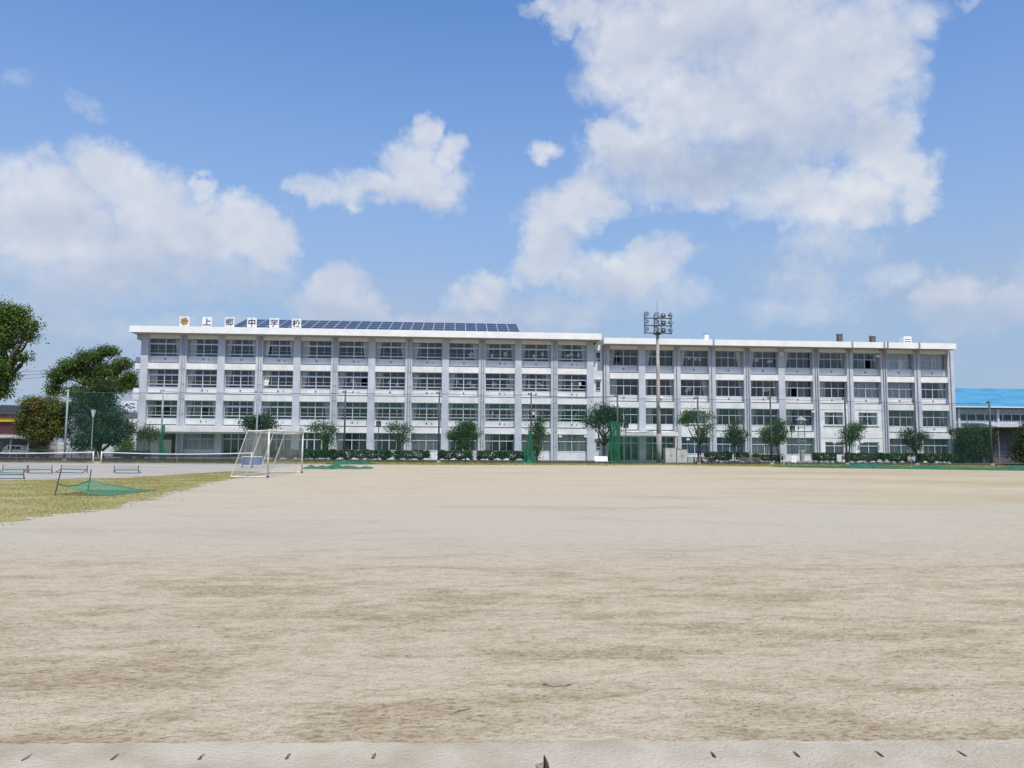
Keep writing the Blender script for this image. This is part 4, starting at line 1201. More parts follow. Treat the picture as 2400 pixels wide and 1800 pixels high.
def folded_net(name, label, px, Y, zb, zt, w0, w1, m, folds=7, seed=0):
    c = at(px, 1080, Y)
    t = thing(name, label, 'net', (c.x, Y, 0.0), 0, 'green nets gathered in folds')
    def fn(u, v):
        w = w0 + (w1 - w0) * v
        a = 2 * math.pi * u
        rr = w * (1 + 0.28 * math.sin(a * folds + v * 2 + seed) + 0.10 * math.sin(a * 3 + v * 9))
        return (rr * math.cos(a) + 0.08 * math.sin(v * 7 + seed), rr * 0.6 * math.sin(a), zb + (zt - zb) * v)
    MB().grid(fn, 64, 12).build('netting', m, t, True)
    MB().tube([(w1 * 1.1 * math.cos(a), w1 * 0.7 * math.sin(a), zt - 0.05) for a in [k * math.pi / 6 for k in range(13)]], 0.03, 5).build('tie', cable_m, t)
    return t


folded_net('gathered_net', 'narrow green net gathered against the pale pole at the school corner', 378, -14.3, 0.02, 3.7, 0.30, 0.10, net_d, seed=1)
folded_net('gathered_net', 'green net bunched low at the pole beside the ivy-clad tree', 1240, -14.5, 0.02, 3.4, 0.55, 0.10, net_d, seed=2)
folded_net('gathered_net', 'tall dense green net hanging in folds at the right entrance', 1440, -14.6, 0.02, 4.4, 0.55, 0.45, net_d, 9, seed=3)
xa = at(1448, 1080, -14.6).x; xb = at(1532, 1080, -14.6).x
t = thing('low_net', 'lower green net hung before the right entrance, left of the floodlight mast', 'net', (xa, -14.7, 0.0))
MB().grid(lambda u, v: ((xb - xa) * u, 0.16 * math.sin(u * 30) * (1 - 0.5 * v), 0.02 + (3.45 - 0.25 * math.sin(u * math.pi)) * v), 60, 8).build('netting', net_mat('green_net_low', (0.014, 0.12, 0.065), 0.24), t, True)
MB().tube([((xb - xa) * q / 8, 0, 3.50 - 0.25 * math.sin(q / 8 * math.pi)) for q in range(9)], 0.035, 5).build('top_rope', cable_m, t)


def heap(name, label, pts, w, h, m, seed=0):
    """long crumpled heap of net lying on the ground along pts"""
    o0 = Vector((pts[0][0], pts[0][1], 0))
    P = [Vector((p[0], p[1], 0)) - o0 for p in pts]
    rr = random.Random(seed); ph = [rr.uniform(0, 6) for _ in range(5)]
    def fn(u, v):
        f = u * (len(P) - 1); i = min(int(f), len(P) - 2); c = P[i].lerp(P[i + 1], f - i)
        d = (P[i + 1] - P[i]).normalized(); nrm = Vector((-d.y, d.x, 0))
        e = math.sin(max(0.0, min(1.0, u)) * math.pi) ** 0.4
        s = (v - 0.5) * 2
        hh = h * e * (1 - s * s) * (0.65 + 0.35 * math.sin(u * 23 + ph[0]) * math.sin(u * 9 + ph[1])) + 0.03 * math.sin(u * 60 + v * 9) * (1 - s * s)
        return c + nrm * s * w * e * (0.8 + 0.25 * math.sin(u * 15 + ph[2])) + Vector((0, 0, 0.012 + max(0, hh)))
    t = thing(name, label, 'net', tuple(o0), 0, 'green nets lying on the ground')
    MB().grid(fn, 90, 10).build('netting', m, t, True)
    return t


heap('fallen_net', 'long green net lying along the far right edge of the field', [(66.5, -24.5), (71, -26.9), (76, -28.8), (82, -31.0), (89, -32.8), (96, -34.4)], 0.8, 0.45, net_l, 1)
heap('fallen_net', 'green net lying at the right edge of the picture before the annex', [(92.0, -31.0), (98, -32.5), (104, -34.6)], 0.8, 0.34, net_l, 2)
heap('fallen_net', 'green net spread on the ground behind the soccer goal', [(26.4, -36.0), (28.4, -35.2), (31.4, -34.6)], 1.5, 0.35, net_l, 3)
heap('fallen_net', 'small green net heap by the lawn right of the soccer goal', [(25.8, -22.6), (27.6, -22.0), (30.0, -21.6)], 0.7, 0.5, net_l, 4)
heap('fallen_net', 'green net heap at the foot of the pole beside the ivy-clad tree', [(43.9, -15.6), (45.0, -15.3), (45.7, -15.1)], 0.5, 0.45, net_l, 5)


# ------------------------------------------------------------------ floodlight mast
mx = at(1545, 1087, -13.0).x
top = at(1541, 782, -13.0).z
t = thing('floodlight_mast', 'tall concrete floodlight mast with a rack of round lamps before the right wing', 'floodlight', (mx, -13.0, 0))
lean = at(1541, 782, -13.0).x - mx
MB().tube([(0, 0, -0.05), (lean * 0.5, 0, top * 0.5), (lean, 0, top + 0.4)], [0.27, 0.21, 0.15], 16).build('mast', conc_m, t, True)
MB().tube([(0, 0, 0.0), (0, 0, 3.2)], 0.285, 16).build('pale_sleeve', rock_m, t, True)
MB().tube([(lean, 0, top + 2.0), (lean, 0, at(1541, 705, -13).z)], [0.05, 0.035], 6).build('lightning_rod', steel_m, t)
mb = MB()
for k in range(3):
    z = top + 0.05 + k * 0.82
    mb.box(lean - 1.45, lean + 1.6, -0.06, 0.06, z - 0.05, z + 0.05).box(lean - 0.06, lean + 0.06, -0.9, 0.9, z - 0.05, z + 0.045)
for sx in (-1.4, -0.35, 0.42, 1.5):
    mb.box(lean + sx - 0.04, lean + sx + 0.04, -0.05, 0.05, top - 0.05, top + 2.1)
mb.build('lamp_rack', frame_m, t)
MB().tube([(lean, 0, top - 0.15), (lean, 0, top + 0.02)], [0.25, 0.55], 12).build('platform', frame_m, t)
lamp_me = MB()
lamp_me.tube([(0, 0.20, 0), (0, 0.06, 0), (0, -0.12, 0), (0, -0.16, 0)], [0.08, 0.17, 0.29, 0.29], 16, True)
lamp_body = lamp_me.mesh('floodlamp', mat('lamp_casing', (0.20, 0.22, 0.25), 0.4, 0.1, metal=0.4), True)
lens_me = MB().tube([(0, -0.161, 0), (0, -0.168, 0)], 0.25, 16).mesh('lens', mat('lamp_lens', (0.16, 0.19, 0.23), 0.12, 0.05))
for k in range(3):
    for c, (sx, yaw) in enumerate(((-1.25, -25), (-0.15, -8), (0.72, 20), (1.30, 38))):
        o = ob('floodlamp', lamp_body, t, (lean + sx, -0.25 if c != 2 else 0.25, top + 0.38 + k * 0.82))
        o.rotation_euler = (R(-18), 0, R(yaw if c != 2 else 160))
        ob('lens', lens_me, o)
p = at(1548, 945, -13.3)
MB().box(-0.14, 0.14, -0.18, 0.05, -0.35, 0.35).tube([(0, -0.1, 0.35), (0.05, -0.35, 0.62)], [0.05, 0.16], 8).build('control_box', white_m, t).location = (p.x - mx, -0.28, p.z)

# ------------------------------------------------------------------ soccer goal
ga, gb = Vector((27.84, -51.44, 0)), Vector((28.1, -44.46, 0))
t = thing('soccer_goal', 'cream-white full-size soccer goal with a slack net, seen from its end', 'soccer goal', tuple(ga), math.atan2(gb.y - ga.y, gb.x - ga.x) - math.pi / 2)
GW, GHH, TD, BD = 7.2, 2.50, 1.12, 1.90
for y, nm in ((0, 'near_post'), (GW, 'far_post')):
    MB().tube([(0, y, 0), (0, y, GHH)], 0.047, 12).build('post', goal_m, t, True)
    MB().tube([(0, y, 0), (0, y, 0.09)], 0.075, 10).build('post_foot', rust_m, t)
    MB().tube([(0, y, GHH - 0.02), (-TD, y, GHH - 0.06)], 0.032, 8).build('top_arm', goal_m, t)
    MB().tube([(0, y, 0.05), (-BD, y, 0.05)], 0.032, 8).build('ground_bar', goal_m, t)
MB().tube([(0, -0.05, GHH), (0, GW + 0.05, GHH)], 0.047, 12).build('crossbar', goal_m, t, True)
MB().tube([(-BD, 0, 0.05), (-BD, GW, 0.05)], 0.032, 8).build('rear_bar', goal_m, t)
MB().tube([(-TD, 0, GHH - 0.06), (-TD, GW, GHH - 0.06)], 0.026, 8).build('top_rear_bar', goal_m, t)
for k in range(4):
    y = GW * k / 3
    MB().tube([(-TD, y, GHH - 0.06), (-BD, y, 0.05)], 0.027, 8).build('rear_stay', goal_m, t)
gm = lambda u, v: (-(TD + (BD - TD) * (1 - v)) + 0.22 * math.sin(v * math.pi) * (0.6 + 0.4 * math.sin(u * 19)), GW * u, 0.06 + (GHH - 0.14) * v - 0.10 * math.sin(v * math.pi) * math.sin(u * 9) ** 2)
MB().grid(gm, 40, 14).build('back_net', net_w, t, True)
MB().grid(lambda u, v: (-TD * u, GW * v, GHH - 0.03 - 0.14 * math.sin(u * math.pi)), 4, 20).build('top_net', net_w, t, True)
for y in (0.02, GW - 0.02):
    MB().grid(lambda u, v: (-(TD + (BD - TD) * (1 - v)) * u, y + 0.05 * math.sin(u * 9 + v * 6), 0.06 + (GHH - 0.12) * v), 8, 10).build('side_net', net_w, t, True)

# blue ball carts standing behind the goal
for px, py, lab in ((580, 1087, 'blue ball cart seen through the left of the goal net'), (602, 1086, 'blue tarpaulin-covered ball cart behind the goal, right of another cart')):
    p = gr(px, py + 12); p = at(px, 1090, -33.0)
    t = thing('ball_cart', lab, 'ball cart', (p.x, -33.0, 0), 0.2, 'blue ball carts behind the goal')
    MB().grid(lambda u, v: ((0.36 + 0.05 * v) * math.cos(u * 6.2832) * (1 + 0.12 * math.cos(u * 25.1)), (0.30 + 0.05 * v) * math.sin(u * 6.2832), 0.22 + 0.55 * v + 0.02 * math.sin(u * 30)), 32, 4).build('bag', blue_m, t, True)
    for sx in (-1, 1):
        for sy in (-1, 1):
            MB().tube([(sx * 0.38, sy * 0.28, 0.06), (sx * 0.40, sy * 0.30, 0.82)], 0.018, 6).build('upright', steel_m, t)
            MB().tube([(sx * 0.38, sy * 0.28 - 0.02, 0.045), (sx * 0.38, sy * 0.28 + 0.02, 0.045)], 0.045, 10).build('caster', black_m, t)
    MB().tube([(-0.40, -0.30, 0.82), (0.40, -0.30, 0.82), (0.40, 0.30, 0.82), (-0.40, 0.30, 0.82), (-0.40, -0.30, 0.82)], 0.018, 6).build('rim', steel_m, t)

# ------------------------------------------------------------------ tennis nets
for x0, x1, lab in ((-6.9, 5.94, 'tennis net running out of the left edge of the picture'), (6.63, 19.4, 'tennis net ending behind the soccer goal')):
    y = -23.8
    t = thing('tennis_net', lab, 'tennis net', (x0, y, 0), 0.02 if x0 > 0 else 0.0, 'tennis nets')
    W = x1 - x0
    sag = lambda u: 1.05 - 0.13 * math.sin(u * math.pi)
    MB().grid(lambda u, v: (0.08 + (W - 0.16) * u, 0.03 * math.sin(u * 30) * (1 - v), 0.06 + (sag(u) - 0.10) * v), 40, 4).build('netting', net_k, t, True)
    mb = MB()
    for k in range(24):
        u0, u1 = k / 24, (k + 1) / 24
        mb.slab((W * u0, -0.02, sag(u0) - 0.07), (W * u1, -0.02, sag(u1) - 0.07), (W * u1, -0.02, sag(u1)), (W * u0, -0.02, sag(u0)), 0.04)
    mb.build('top_tape', white_m, t)
    for xx in (0, W):
        MB().tube([(xx, 0, 0), (xx, 0, 1.10)], 0.055, 12).build('post', goal_m, t, True)
    MB().box(W / 2 - 0.010, W / 2 + 0.010, -0.045, -0.025, 0.02, 0.9).build('centre_strap', steel_m, t)


# ------------------------------------------------------------------ low practice frames on the courts
def low_frame(pl, pr_, label, h=0.46):
    a, b = gr(*pl), gr(*pr_)
    t = thing('practice_frame', label, 'net frame', (a.x, a.y, 0.006), math.atan2(b.y - a.y, b.x - a.x), 'low dark net frames on the tennis courts')
    W = (b - a).length
    for x in (0, W):
        MB().tube([(x, 0, 0), (x, 0, h)], 0.022, 8).build('post', frame_m, t)
        MB().tube([(x, 0, 0.19), (x + 0.30, -0.55, 0.02)], 0.022, 8).build('foot', frame_m, t)
    MB().tube([(0, 0, 0.19), (W, 0, 0.19)], 0.024, 8).build('rail', frame_m, t)
    MB().tube([(0.30, -0.55, 0.02), (W + 0.30, -0.55, 0.02)], 0.022, 8).build('ground_rail', frame_m, t)
    MB().grid(lambda u, v: (W * u + 0.30 * (1 - v), -0.55 * (1 - v), 0.02 + 0.17 * v - 0.03 * math.sin(v * math.pi)), 12, 4).build('apron_net', net_s, t, True)
    MB().grid(lambda u, v: (W * u, 0.02 * math.sin(u * 8), 0.20 + (h - 0.22) * v), 12, 3).build('upright_net', net_s, t, True)


low_frame((6, 1108), (63, 1109), 'low dark net frame at the left edge of the picture, in the far row')
low_frame((66, 1109), (121, 1109), 'low dark net frame second from the left in the far row')
low_frame((143, 1107), (204, 1109), 'low dark net frame behind the green net on the grass')
low_frame((267, 1109), (324, 1109), 'low dark net frame standing alone, nearest the soccer goal')
low_frame((-20, 1122), (55, 1122), 'low dark net frame at the edge of the grass, nearest the camera')

# green net frame fallen on the grass
pa, pb = Vector((24.61, -65.85, 0)), Vector((24.3, -63.0, 0))
t = thing('toppled_net_frame', 'green net slumped from two dark posts onto the grass', 'net frame', tuple(pa))
d = pb - pa
MB().tube([(0, 0, 0), (0.16, 0, 0.84)], 0.02, 8).build('post', frame_m, t)
MB().tube([(d.x, d.y, 0), (d.x + 0.08, d.y, 0.78)], 0.02, 8).build('post', frame_m, t)
c00, c10 = Vector((0.06, 0, 0.36)), d + Vector((0.04, 0, 0.34))
c01, c11 = Vector((26.5, -66.1, 0)) - pa, Vector((26.75, -63.0, 0)) - pa


def slump(u, v):
    q = c00.lerp(c10, u).lerp(c01.lerp(c11, u), v)
    z = (0.36 * (1 - v) ** 1.6) - 0.12 * math.sin(u * math.pi) * (1 - v) + 0.03 * abs(math.sin(u * 11 + v * 7)) * (1 - 0.4 * v)
    return (q.x, q.y + 0.10 * math.sin(v * 5) * (u - 0.5), max(0.035, z))


MB().grid(slump, 30, 20).build('netting', net_mat('green_practice_net', (0.012, 0.20, 0.12), 0.58), t, True)
MB().tube([slump(k / 10, 0.0) for k in range(11)], 0.02, 6).build('top_rope', net_l, t)
MB().tube([slump(1.0, k / 10) for k in range(11)], 0.016, 6).build('side_rope', frame_m, t)

# ------------------------------------------------------------------ things along the far edge
# white bench with a back
p = at(1409, 1091, -21.5)
t = thing('park_bench', 'white bench with a solid back at the far edge, left of the hanging net', 'bench', (p.x, -21.5, 0), 0.0)
MB().slab((-0.62, -0.02, 0.46), (0.62, -0.02, 0.46), (0.62, 0.12, 0.86), (-0.62, 0.12, 0.86), 0.03).build('backrest', white_m, t)
for k in range(3): MB().box(-0.62, 0.62, -0.42 + k * 0.135, -0.31 + k * 0.135, 0.38, 0.41).build('seat_slat', white_m, t)
for x in (-0.5, 0.5): MB().tube([(x, -0.38, 0), (x, -0.36, 0.38), (x, -0.03, 0.38), (x, 0.06, 0)], 0.02, 6).build('leg', steel_m, t)
p = at(1431, 1093, -21.5)
t = thing('park_bench', 'dark low backless bench beside the white bench', 'bench', (p.x, -21.5, 0), 0.05)
for k in range(3): MB().box(-0.45, 0.45, -0.2 + k * 0.135, -0.09 + k * 0.135, 0.36, 0.40).build('seat_slat', wood_m, t)
for x in (-0.36, 0.36): MB().tube([(x, -0.18, 0), (x, -0.16, 0.36), (x, 0.14, 0.36), (x, 0.16, 0)], 0.022, 6).build('leg', frame_m, t)


def cabinet(px0, px1, py0, label, Y=-13.2, doors=2, m=white_m, top_m=None, depth=0.9):
    a, b = at(px0, 1087, Y).x, at(px1, 1087, Y).x
    h = at((px0 + px1) / 2, py0, Y).z
    t = thing('storage_cabinet', label, 'cabinet', ((a + b) / 2, Y, 0.0), 0, 'storage cabinets by the mast')
    W = (b - a) / 2
    MB().box(-W, W, 0.0, depth, 0.06, h - 0.06).build('body', m, t)
    MB().box(-W - 0.03, W + 0.03, -0.04, depth + 0.03, h - 0.06, h).build('top', top_m or m, t)
    MB().box(-W + 0.02, W - 0.02, 0.03, depth - 0.03, 0.0, 0.059).build('plinth', grey_d, t)
    for k in range(doors):
        w = 2 * W / doors
        dd = MB().box(-W + k * w + 0.015, -W + (k + 1) * w - 0.015, -0.025, -0.002, 0.09, h - 0.09).build('door', m, t)
        hx = -W + (k + 0.85 if k % 2 == 0 else k + 0.15) * w
        MB().box(hx - 0.015, hx + 0.015, -0.05, -0.026, h * 0.45, h * 0.58).build('handle', joint_m, dd)


off_white = mat('off_white_steel', (0.66, 0.64, 0.60), 0.6, 0.1, 1.5, streak=0.3)
cabinet(1560, 1585, 1050, 'taller off-white storage cabinet right of the floodlight mast', m=off_white)
cabinet(1587, 1611, 1052, 'off-white storage cabinet with a dark top, between the taller cabinet and a low box', m=off_white, top_m=grey_d)
cabinet(1612.5, 1630, 1071, 'low beige storage box at the right end of the cabinets', m=mat('beige_box', (0.55, 0.51, 0.44), 0.7, 0.1), doors=1)


def slat_bench(px0, px1, label, Y=-15.0, back=True):
    a, b = at(px0, 1087, Y).x, at(px1, 1087, Y).x
    t = thing('slatted_bench', label, 'bench', ((a + b) / 2, Y, 0.02), 0, 'low brown benches right of the cabinets')
    W = (b - a) / 2
    for k in range(4): MB().box(-W, W, -0.22 + 0.12 * k, -0.13 + 0.12 * k, 0.38, 0.42).build('seat_slat', wood_m, t)
    if back:
        for k in range(2): MB().box(-W, W, 0.26, 0.29, 0.50 + 0.13 * k, 0.60 + 0.13 * k).build('back_slat', wood_m, t)
    for x in (-W + 0.1, 0, W - 0.1):
        MB().box(x - 0.03, x + 0.03, -0.20, -0.14, 0, 0.379).box(x - 0.03, x + 0.03, 0.291, 0.33, 0, 0.74 if back else 0.37).box(x - 0.025, x + 0.025, -0.139, 0.29, 0.30, 0.36).build('leg_frame', grey_d, t)


slat_bench(1633, 1664, 'brown slatted bench right beside the low beige box')
slat_bench(1668, 1705, 'brown slatted bench, second from the low beige box', back=False)
slat_bench(1708, 1727, 'short brown bench below the small domed tree', back=False)
slat_bench(1730, 1785, 'longest brown slatted bench, rightmost of the row')
# white rack with a board
p = at(1848, 1090, -16.5)
t = thing('equipment_rack', 'cream pipe rack with a white board, below the clock bay', 'rack', (p.x, -16.5, 0.02))
for x in (-0.78, -0.5, 0.75): MB().tube([(x, 0, 0), (x, 0, 0.95)], 0.025, 6).build('upright', goal_m, t)
MB().tube([(-0.85, 0, 0.95), (0.85, 0, 0.95)], 0.025, 6).build('rail', goal_m, t)
MB().tube([(-0.5, 0, 0.12), (0.1, 0, 0.85)], 0.018, 6).tube([(0.1, 0, 0.12), (-0.5, 0, 0.85)], 0.018, 6).build('cross_brace', goal_m, t)
MB().box(0.32, 0.84, -0.05, -0.027, 0.28, 1.0).build('board', white_m, t)
p = at(1970, 1080, -12.5)
t = thing('notice_board', 'small blank white board standing before a dark net pole', 'board', (p.x - 0.15, -12.5, 0.16))
MB().box(-0.28, 0.28, -0.015, 0.015, 0.25, 0.95).build('board', white_m, t)
for x in (-0.22, 0.22): MB().tube([(x, 0.03, 0), (x, 0.03, 0.9)], 0.018, 6).build('stake', steel_m, t)


def speaker(px, py, Y, label, s=1.0):
    h = at(px, py, Y).z
    p = at(px, 1078, Y)
    t = thing('speaker_pole', label, 'speaker', (p.x, Y, 0.16), 0, 'black loudspeakers on thin poles')
    MB().tube([(0, 0, 0), (0, 0, h + 0.5)], 0.045, 8).build('pole', pole_m, t)
    MB().box(-0.24 * s, 0.24 * s, -0.36, -0.06, h - 0.46, h + 0.10).build('speaker_box', black_m, t)
    MB().tube([(0, -0.361, h - 0.28), (0, -0.372, h - 0.28)], 0.17, 14).build('cone', grey_d, t)
    MB().box(-0.03, 0.03, -0.059, -0.03, h - 0.3, h - 0.1).build('bracket', steel_m, t)


speaker(886, 993, -11, 'black loudspeaker on a thin pole right of the soccer goal')
speaker(1467, 997, -12, 'black loudspeaker above the canopy of the right entrance')
speaker(1857, 1003, -12, 'black loudspeaker on a pole left of the garden lamp')
speaker(2232, 1013, -12, 'large black loudspeaker at the right corner of the school', 1.3)

# garden lamps
p = at(1880, 1080, -9); ht = at(1880, 976, -9).z
t = thing('garden_lamp', 'garden lamp with a conical hat on two thin posts before the right wing', 'lamp', (p.x, -9, 0.16))
h = ht - 0.16
MB().tube([(0, 0, h - 0.48), (0, 0, h - 0.40), (0, 0, h)], [0.62, 0.62, 0.05], 20).build('hat', mat('weathered_green_metal', (0.30, 0.38, 0.35), 0.6, 0.15), t)
for x in (-0.38, 0.38): MB().tube([(x, 0, 1.3), (x, 0, h - 0.47)], 0.05, 8).build('post', polel_m, t)
for k in range(4): MB().tube([(-0.38, 0, 1.7 + k * 0.75), (0.38, 0, 1.7 + k * 0.75)], 0.03, 6).build('rung', polel_m, t)
MB().tube([(0, 0, h - 0.9), (0, 0, h - 0.5)], [0.14, 0.18], 12).build('lamp_glass', white_m, t)
MB().tube([(0, 0, 0), (0, 0, 1.3)], [0.26, 0.22], 14).box(-0.42, 0.42, -0.07, 0.07, 1.301, 1.40).build('base', rock_m, t)
p = at(213, 1074, -8); ht = at(213, 960, -8).z
t = thing('garden_lamp', 'small funnel-shaped park lamp in front of the dark evergreen', 'lamp', (p.x, -8, 0.16))
h = ht - 0.16
MB().tube([(0, 0, 0), (0, 0, h - 0.8)], [0.07, 0.05], 8).build('post', polel_m, t)
MB().tube([(0, 0, h - 0.85), (0, 0, h - 0.5), (0, 0, h - 0.1)], [0.06, 0.15, 0.27], 14).build('shade', white_m, t)
MB().tube([(0, 0, h - 0.099), (0, 0, h)], [0.28, 0.26], 14).build('cap', polel_m, t)


# ------------------------------------------------------------------ two people sitting on the bed's edge
def person(px, Y, label, top_m, leg_m, turn, sc=1.0, hair=True):
    p = at(px, 1083, Y)
    t = thing('person', label, 'person', (p.x, Y, 0.02), turn)
    J = {  # seated: hips on the kerb of the bed, knees up, forearms on the thighs
        'pel': (0, 0.05, 0.36), 'spi': (0, 0.02, 0.55), 'che': (0, -0.03, 0.76), 'nek': (0, -0.06, 0.90), 'hed': (0, -0.09, 1.02), 'crn': (0, -0.09, 1.13),
        'shl': (-0.17, -0.03, 0.83), 'ell': (-0.23, -0.10, 0.58), 'wrl': (-0.15, -0.32, 0.50), 'hnl': (-0.12, -0.40, 0.49),
        'shr': (0.17, -0.03, 0.83), 'elr': (0.23, -0.10, 0.58), 'wrr': (0.15, -0.32, 0.50), 'hnr': (0.12, -0.40, 0.49),
        'hpl': (-0.10, 0.0, 0.35), 'knl': (-0.15, -0.40, 0.46), 'anl': (-0.14, -0.36, 0.07), 'tol': (-0.15, -0.54, 0.03),
        'hpr': (0.10, 0.0, 0.35), 'knr': (0.15, -0.40, 0.46), 'anr': (0.14, -0.36, 0.07), 'tor': (0.15, -0.54, 0.03)}
    E_ = [('pel', 'spi'), ('spi', 'che'), ('che', 'nek'), ('nek', 'hed'), ('hed', 'crn'), ('che', 'shl'), ('shl', 'ell'), ('ell', 'wrl'), ('wrl', 'hnl'), ('che', 'shr'), ('shr', 'elr'), ('elr', 'wrr'), ('wrr', 'hnr'), ('pel', 'hpl'), ('hpl', 'knl'), ('knl', 'anl'), ('anl', 'tol'), ('pel', 'hpr'), ('hpr', 'knr'), ('knr', 'anr'), ('anr', 'tor')]
    RD = dict(pel=0.15, spi=0.13, che=0.15, nek=0.055, hed=0.095, crn=0.07, shl=0.07, ell=0.045, wrl=0.032, hnl=0.035, shr=0.07, elr=0.045, wrr=0.032, hnr=0.035, hpl=0.10, knl=0.065, anl=0.045, tol=0.04, hpr=0.10, knr=0.065, anr=0.045, tor=0.04)
    ks = list(J)
    me = bpy.data.meshes.new('body')
    me.from_pydata([Vector(J[k]) * sc for k in ks], [(ks.index(a), ks.index(b)) for a, b in E_], [])
    o = bpy.data.objects.new('body', me); C.objects.link(o)
    mod = o.modifiers.new('skin', 'SKIN')
    for i, k in enumerate(ks):
        sv = me.skin_vertices[0].data[i]
        sv.radius = (RD[k] * sc, RD[k] * sc * (0.8 if k in ('pel', 'spi', 'che') else 1.0))
        sv.use_root = k == 'pel'
    o.modifiers.new('sub', 'SUBSURF').levels = 2
    bpy.context.view_layer.update()
    bm_ = bpy.data.meshes.new_from_object(o.evaluated_get(bpy.context.evaluated_depsgraph_get()))
    bpy.data.objects.remove(o)
    bm_.name = 'body'
    skin = mat('skin', (0.52, 0.33, 0.23), 0.6, 0.05)
    bm_.materials.clear()
    for q in (skin, top_m, leg_m): bm_.materials.append(q)
    for f in bm_.polygons:
        c = f.center / sc
        arm = abs(c.x) > 0.13 and c.z > 0.47 and c.y < -0.08 and c.z < 0.62
        if c.z > 0.895 or arm: f.material_index = 0
        elif c.z > 0.44 and c.y > -0.20: f.material_index = 1
        elif c.z < 0.06: f.material_index = 0
        else: f.material_index = 2
        f.use_smooth = True
    ob('body', bm_, t)
    bm2 = bmesh.new(); bmesh.ops.create_icosphere(bm2, subdivisions=3, radius=0.112 * sc)
    for v in list(bm2.verts):
        if v.co.y < -0.02 * sc and v.co.z < 0.045 * sc or v.co.z < -0.05 * sc: bm2.verts.remove(v)
    hm = bpy.data.meshes.new('hair'); bm2.to_mesh(hm); bm2.free(); hm.materials.append(mat('dark_hair', (0.015, 0.012, 0.01), 0.6, 0.1)); hm.shade_smooth()
    ob('hair', hm, t, (0, -0.085 * sc, 1.055 * sc))
    for s in (-1, 1):
        MB().tube([(s * 0.035, -0.182, 1.05), (s * 0.035, -0.189, 1.05)], 0.011, 8).build('eye', black_m, t)
    MB().tube([(0, -0.18, 1.045), (0, -0.205, 1.015)], [0.010, 0.017], 6).build('nose', skin, t)
    MB().box(-0.03, 0.03, -0.186, -0.178, 0.975, 0.983).build('mouth', mat('lips', (0.35, 0.12, 0.10), 0.6, 0.05), t)


teal = mat('teal_cloth', (0.01, 0.26, 0.34), 0.8, 0.1)
person(2131, -12.6, 'person in a pale pink top sitting at the foot of a low tree', mat('pink_cloth', (0.70, 0.48, 0.44), 0.85, 0.1), mat('grey_cloth', (0.30, 0.33, 0.40), 0.85, 0.1), 0.25)
person(2141.5, -12.8, 'person in a pale blue top and teal trousers sitting beside a net pole', mat('pale_blue_cloth', (0.55, 0.66, 0.74), 0.85, 0.1), teal, -0.2)

# ------------------------------------------------------------------ gymnasium and annex on the right
ye, yr = 16.0, 30.0
ze, zr_ = at(2320, 951, ye).z, at(2320, 912, yr).z
gx0, gx1 = 98.0, 150.0
t = thing('gymnasium', 'low gymnasium with a bright blue metal roof behind the right end of the school', 'building', (gx0, ye, 0.1))
W = gx1 - gx0
D2 = yr - ye
MB().slab((-0.8, -0.9, ze - 0.25), (W, -0.9, ze - 0.25), (W, D2, zr_), (-0.8, D2, zr_), 0.18).slab((-0.8, D2, zr_), (W, D2, zr_), (W, 2 * D2 + 0.9, ze - 0.25), (-0.8, 2 * D2 + 0.9, ze - 0.25), 0.18).build('roof', blue_roof_m, t)
rib = MB().slab((-0.03, -0.9, ze - 0.225), (0.03, -0.9, ze - 0.225), (0.03, D2, zr_ + 0.025), (-0.03, D2, zr_ + 0.025), 0.06).mesh('roof_rib', blue_roof_m)
for k in range(44): ob('roof_rib', rib, t, (0.4 + k * 1.15, 0, 0))
MB().tube([(-0.8, -1.0, ze - 0.38), (W, -1.0, ze - 0.38)], 0.10, 8).build('gutter_pipe', alu_m, t)
MB().box(0, W, 0.3, 2 * D2, 0, ze - 0.75).build('wall', grey_wall_m, t)
zt = ze - 1.35; zb = at(2320, 986, ye).z - 0.1; zc = at(2320, 1010, ye).z - 0.1
MB().box(0.0, W, 0.14, 0.29, ze - 1.3, ze - 0.55).build('eaves_beam', grey_wall_m, t)
pn = B(0.03, 1.39, 0.0, 0.02, 0.05, zt - zb - 0.05).mesh('window_pane', mat('gym_glass', (0.02, 0.035, 0.055), 0.08, 0.2))
fr = MB().box(0, 1.42, -0.05, 0.03, -0.05, 0.04).box(0, 1.42, -0.05, 0.03, zt - zb - 0.05, zt - zb).box(-0.04, 0.04, -0.06, 0.035, 0.041, zt - zb - 0.051).mesh('window', alu_m)
for k in range(34):
    o = ob('window', fr, t, (0.8 + k * 1.425, 0.26, zb))
    ob('window_pane', pn, o)
MB().box(0.0, W, 0.05, 0.28, zb - 0.40, zb - 0.12).build('ledge', pillar_m, t)
for k in range(9):
    MB().box(-0.18, 0.18, -0.15, 0.27, 0, ze - 0.6).build('column', pillar_m, t).location = (2.6 + k * 6.2, 0, 0)

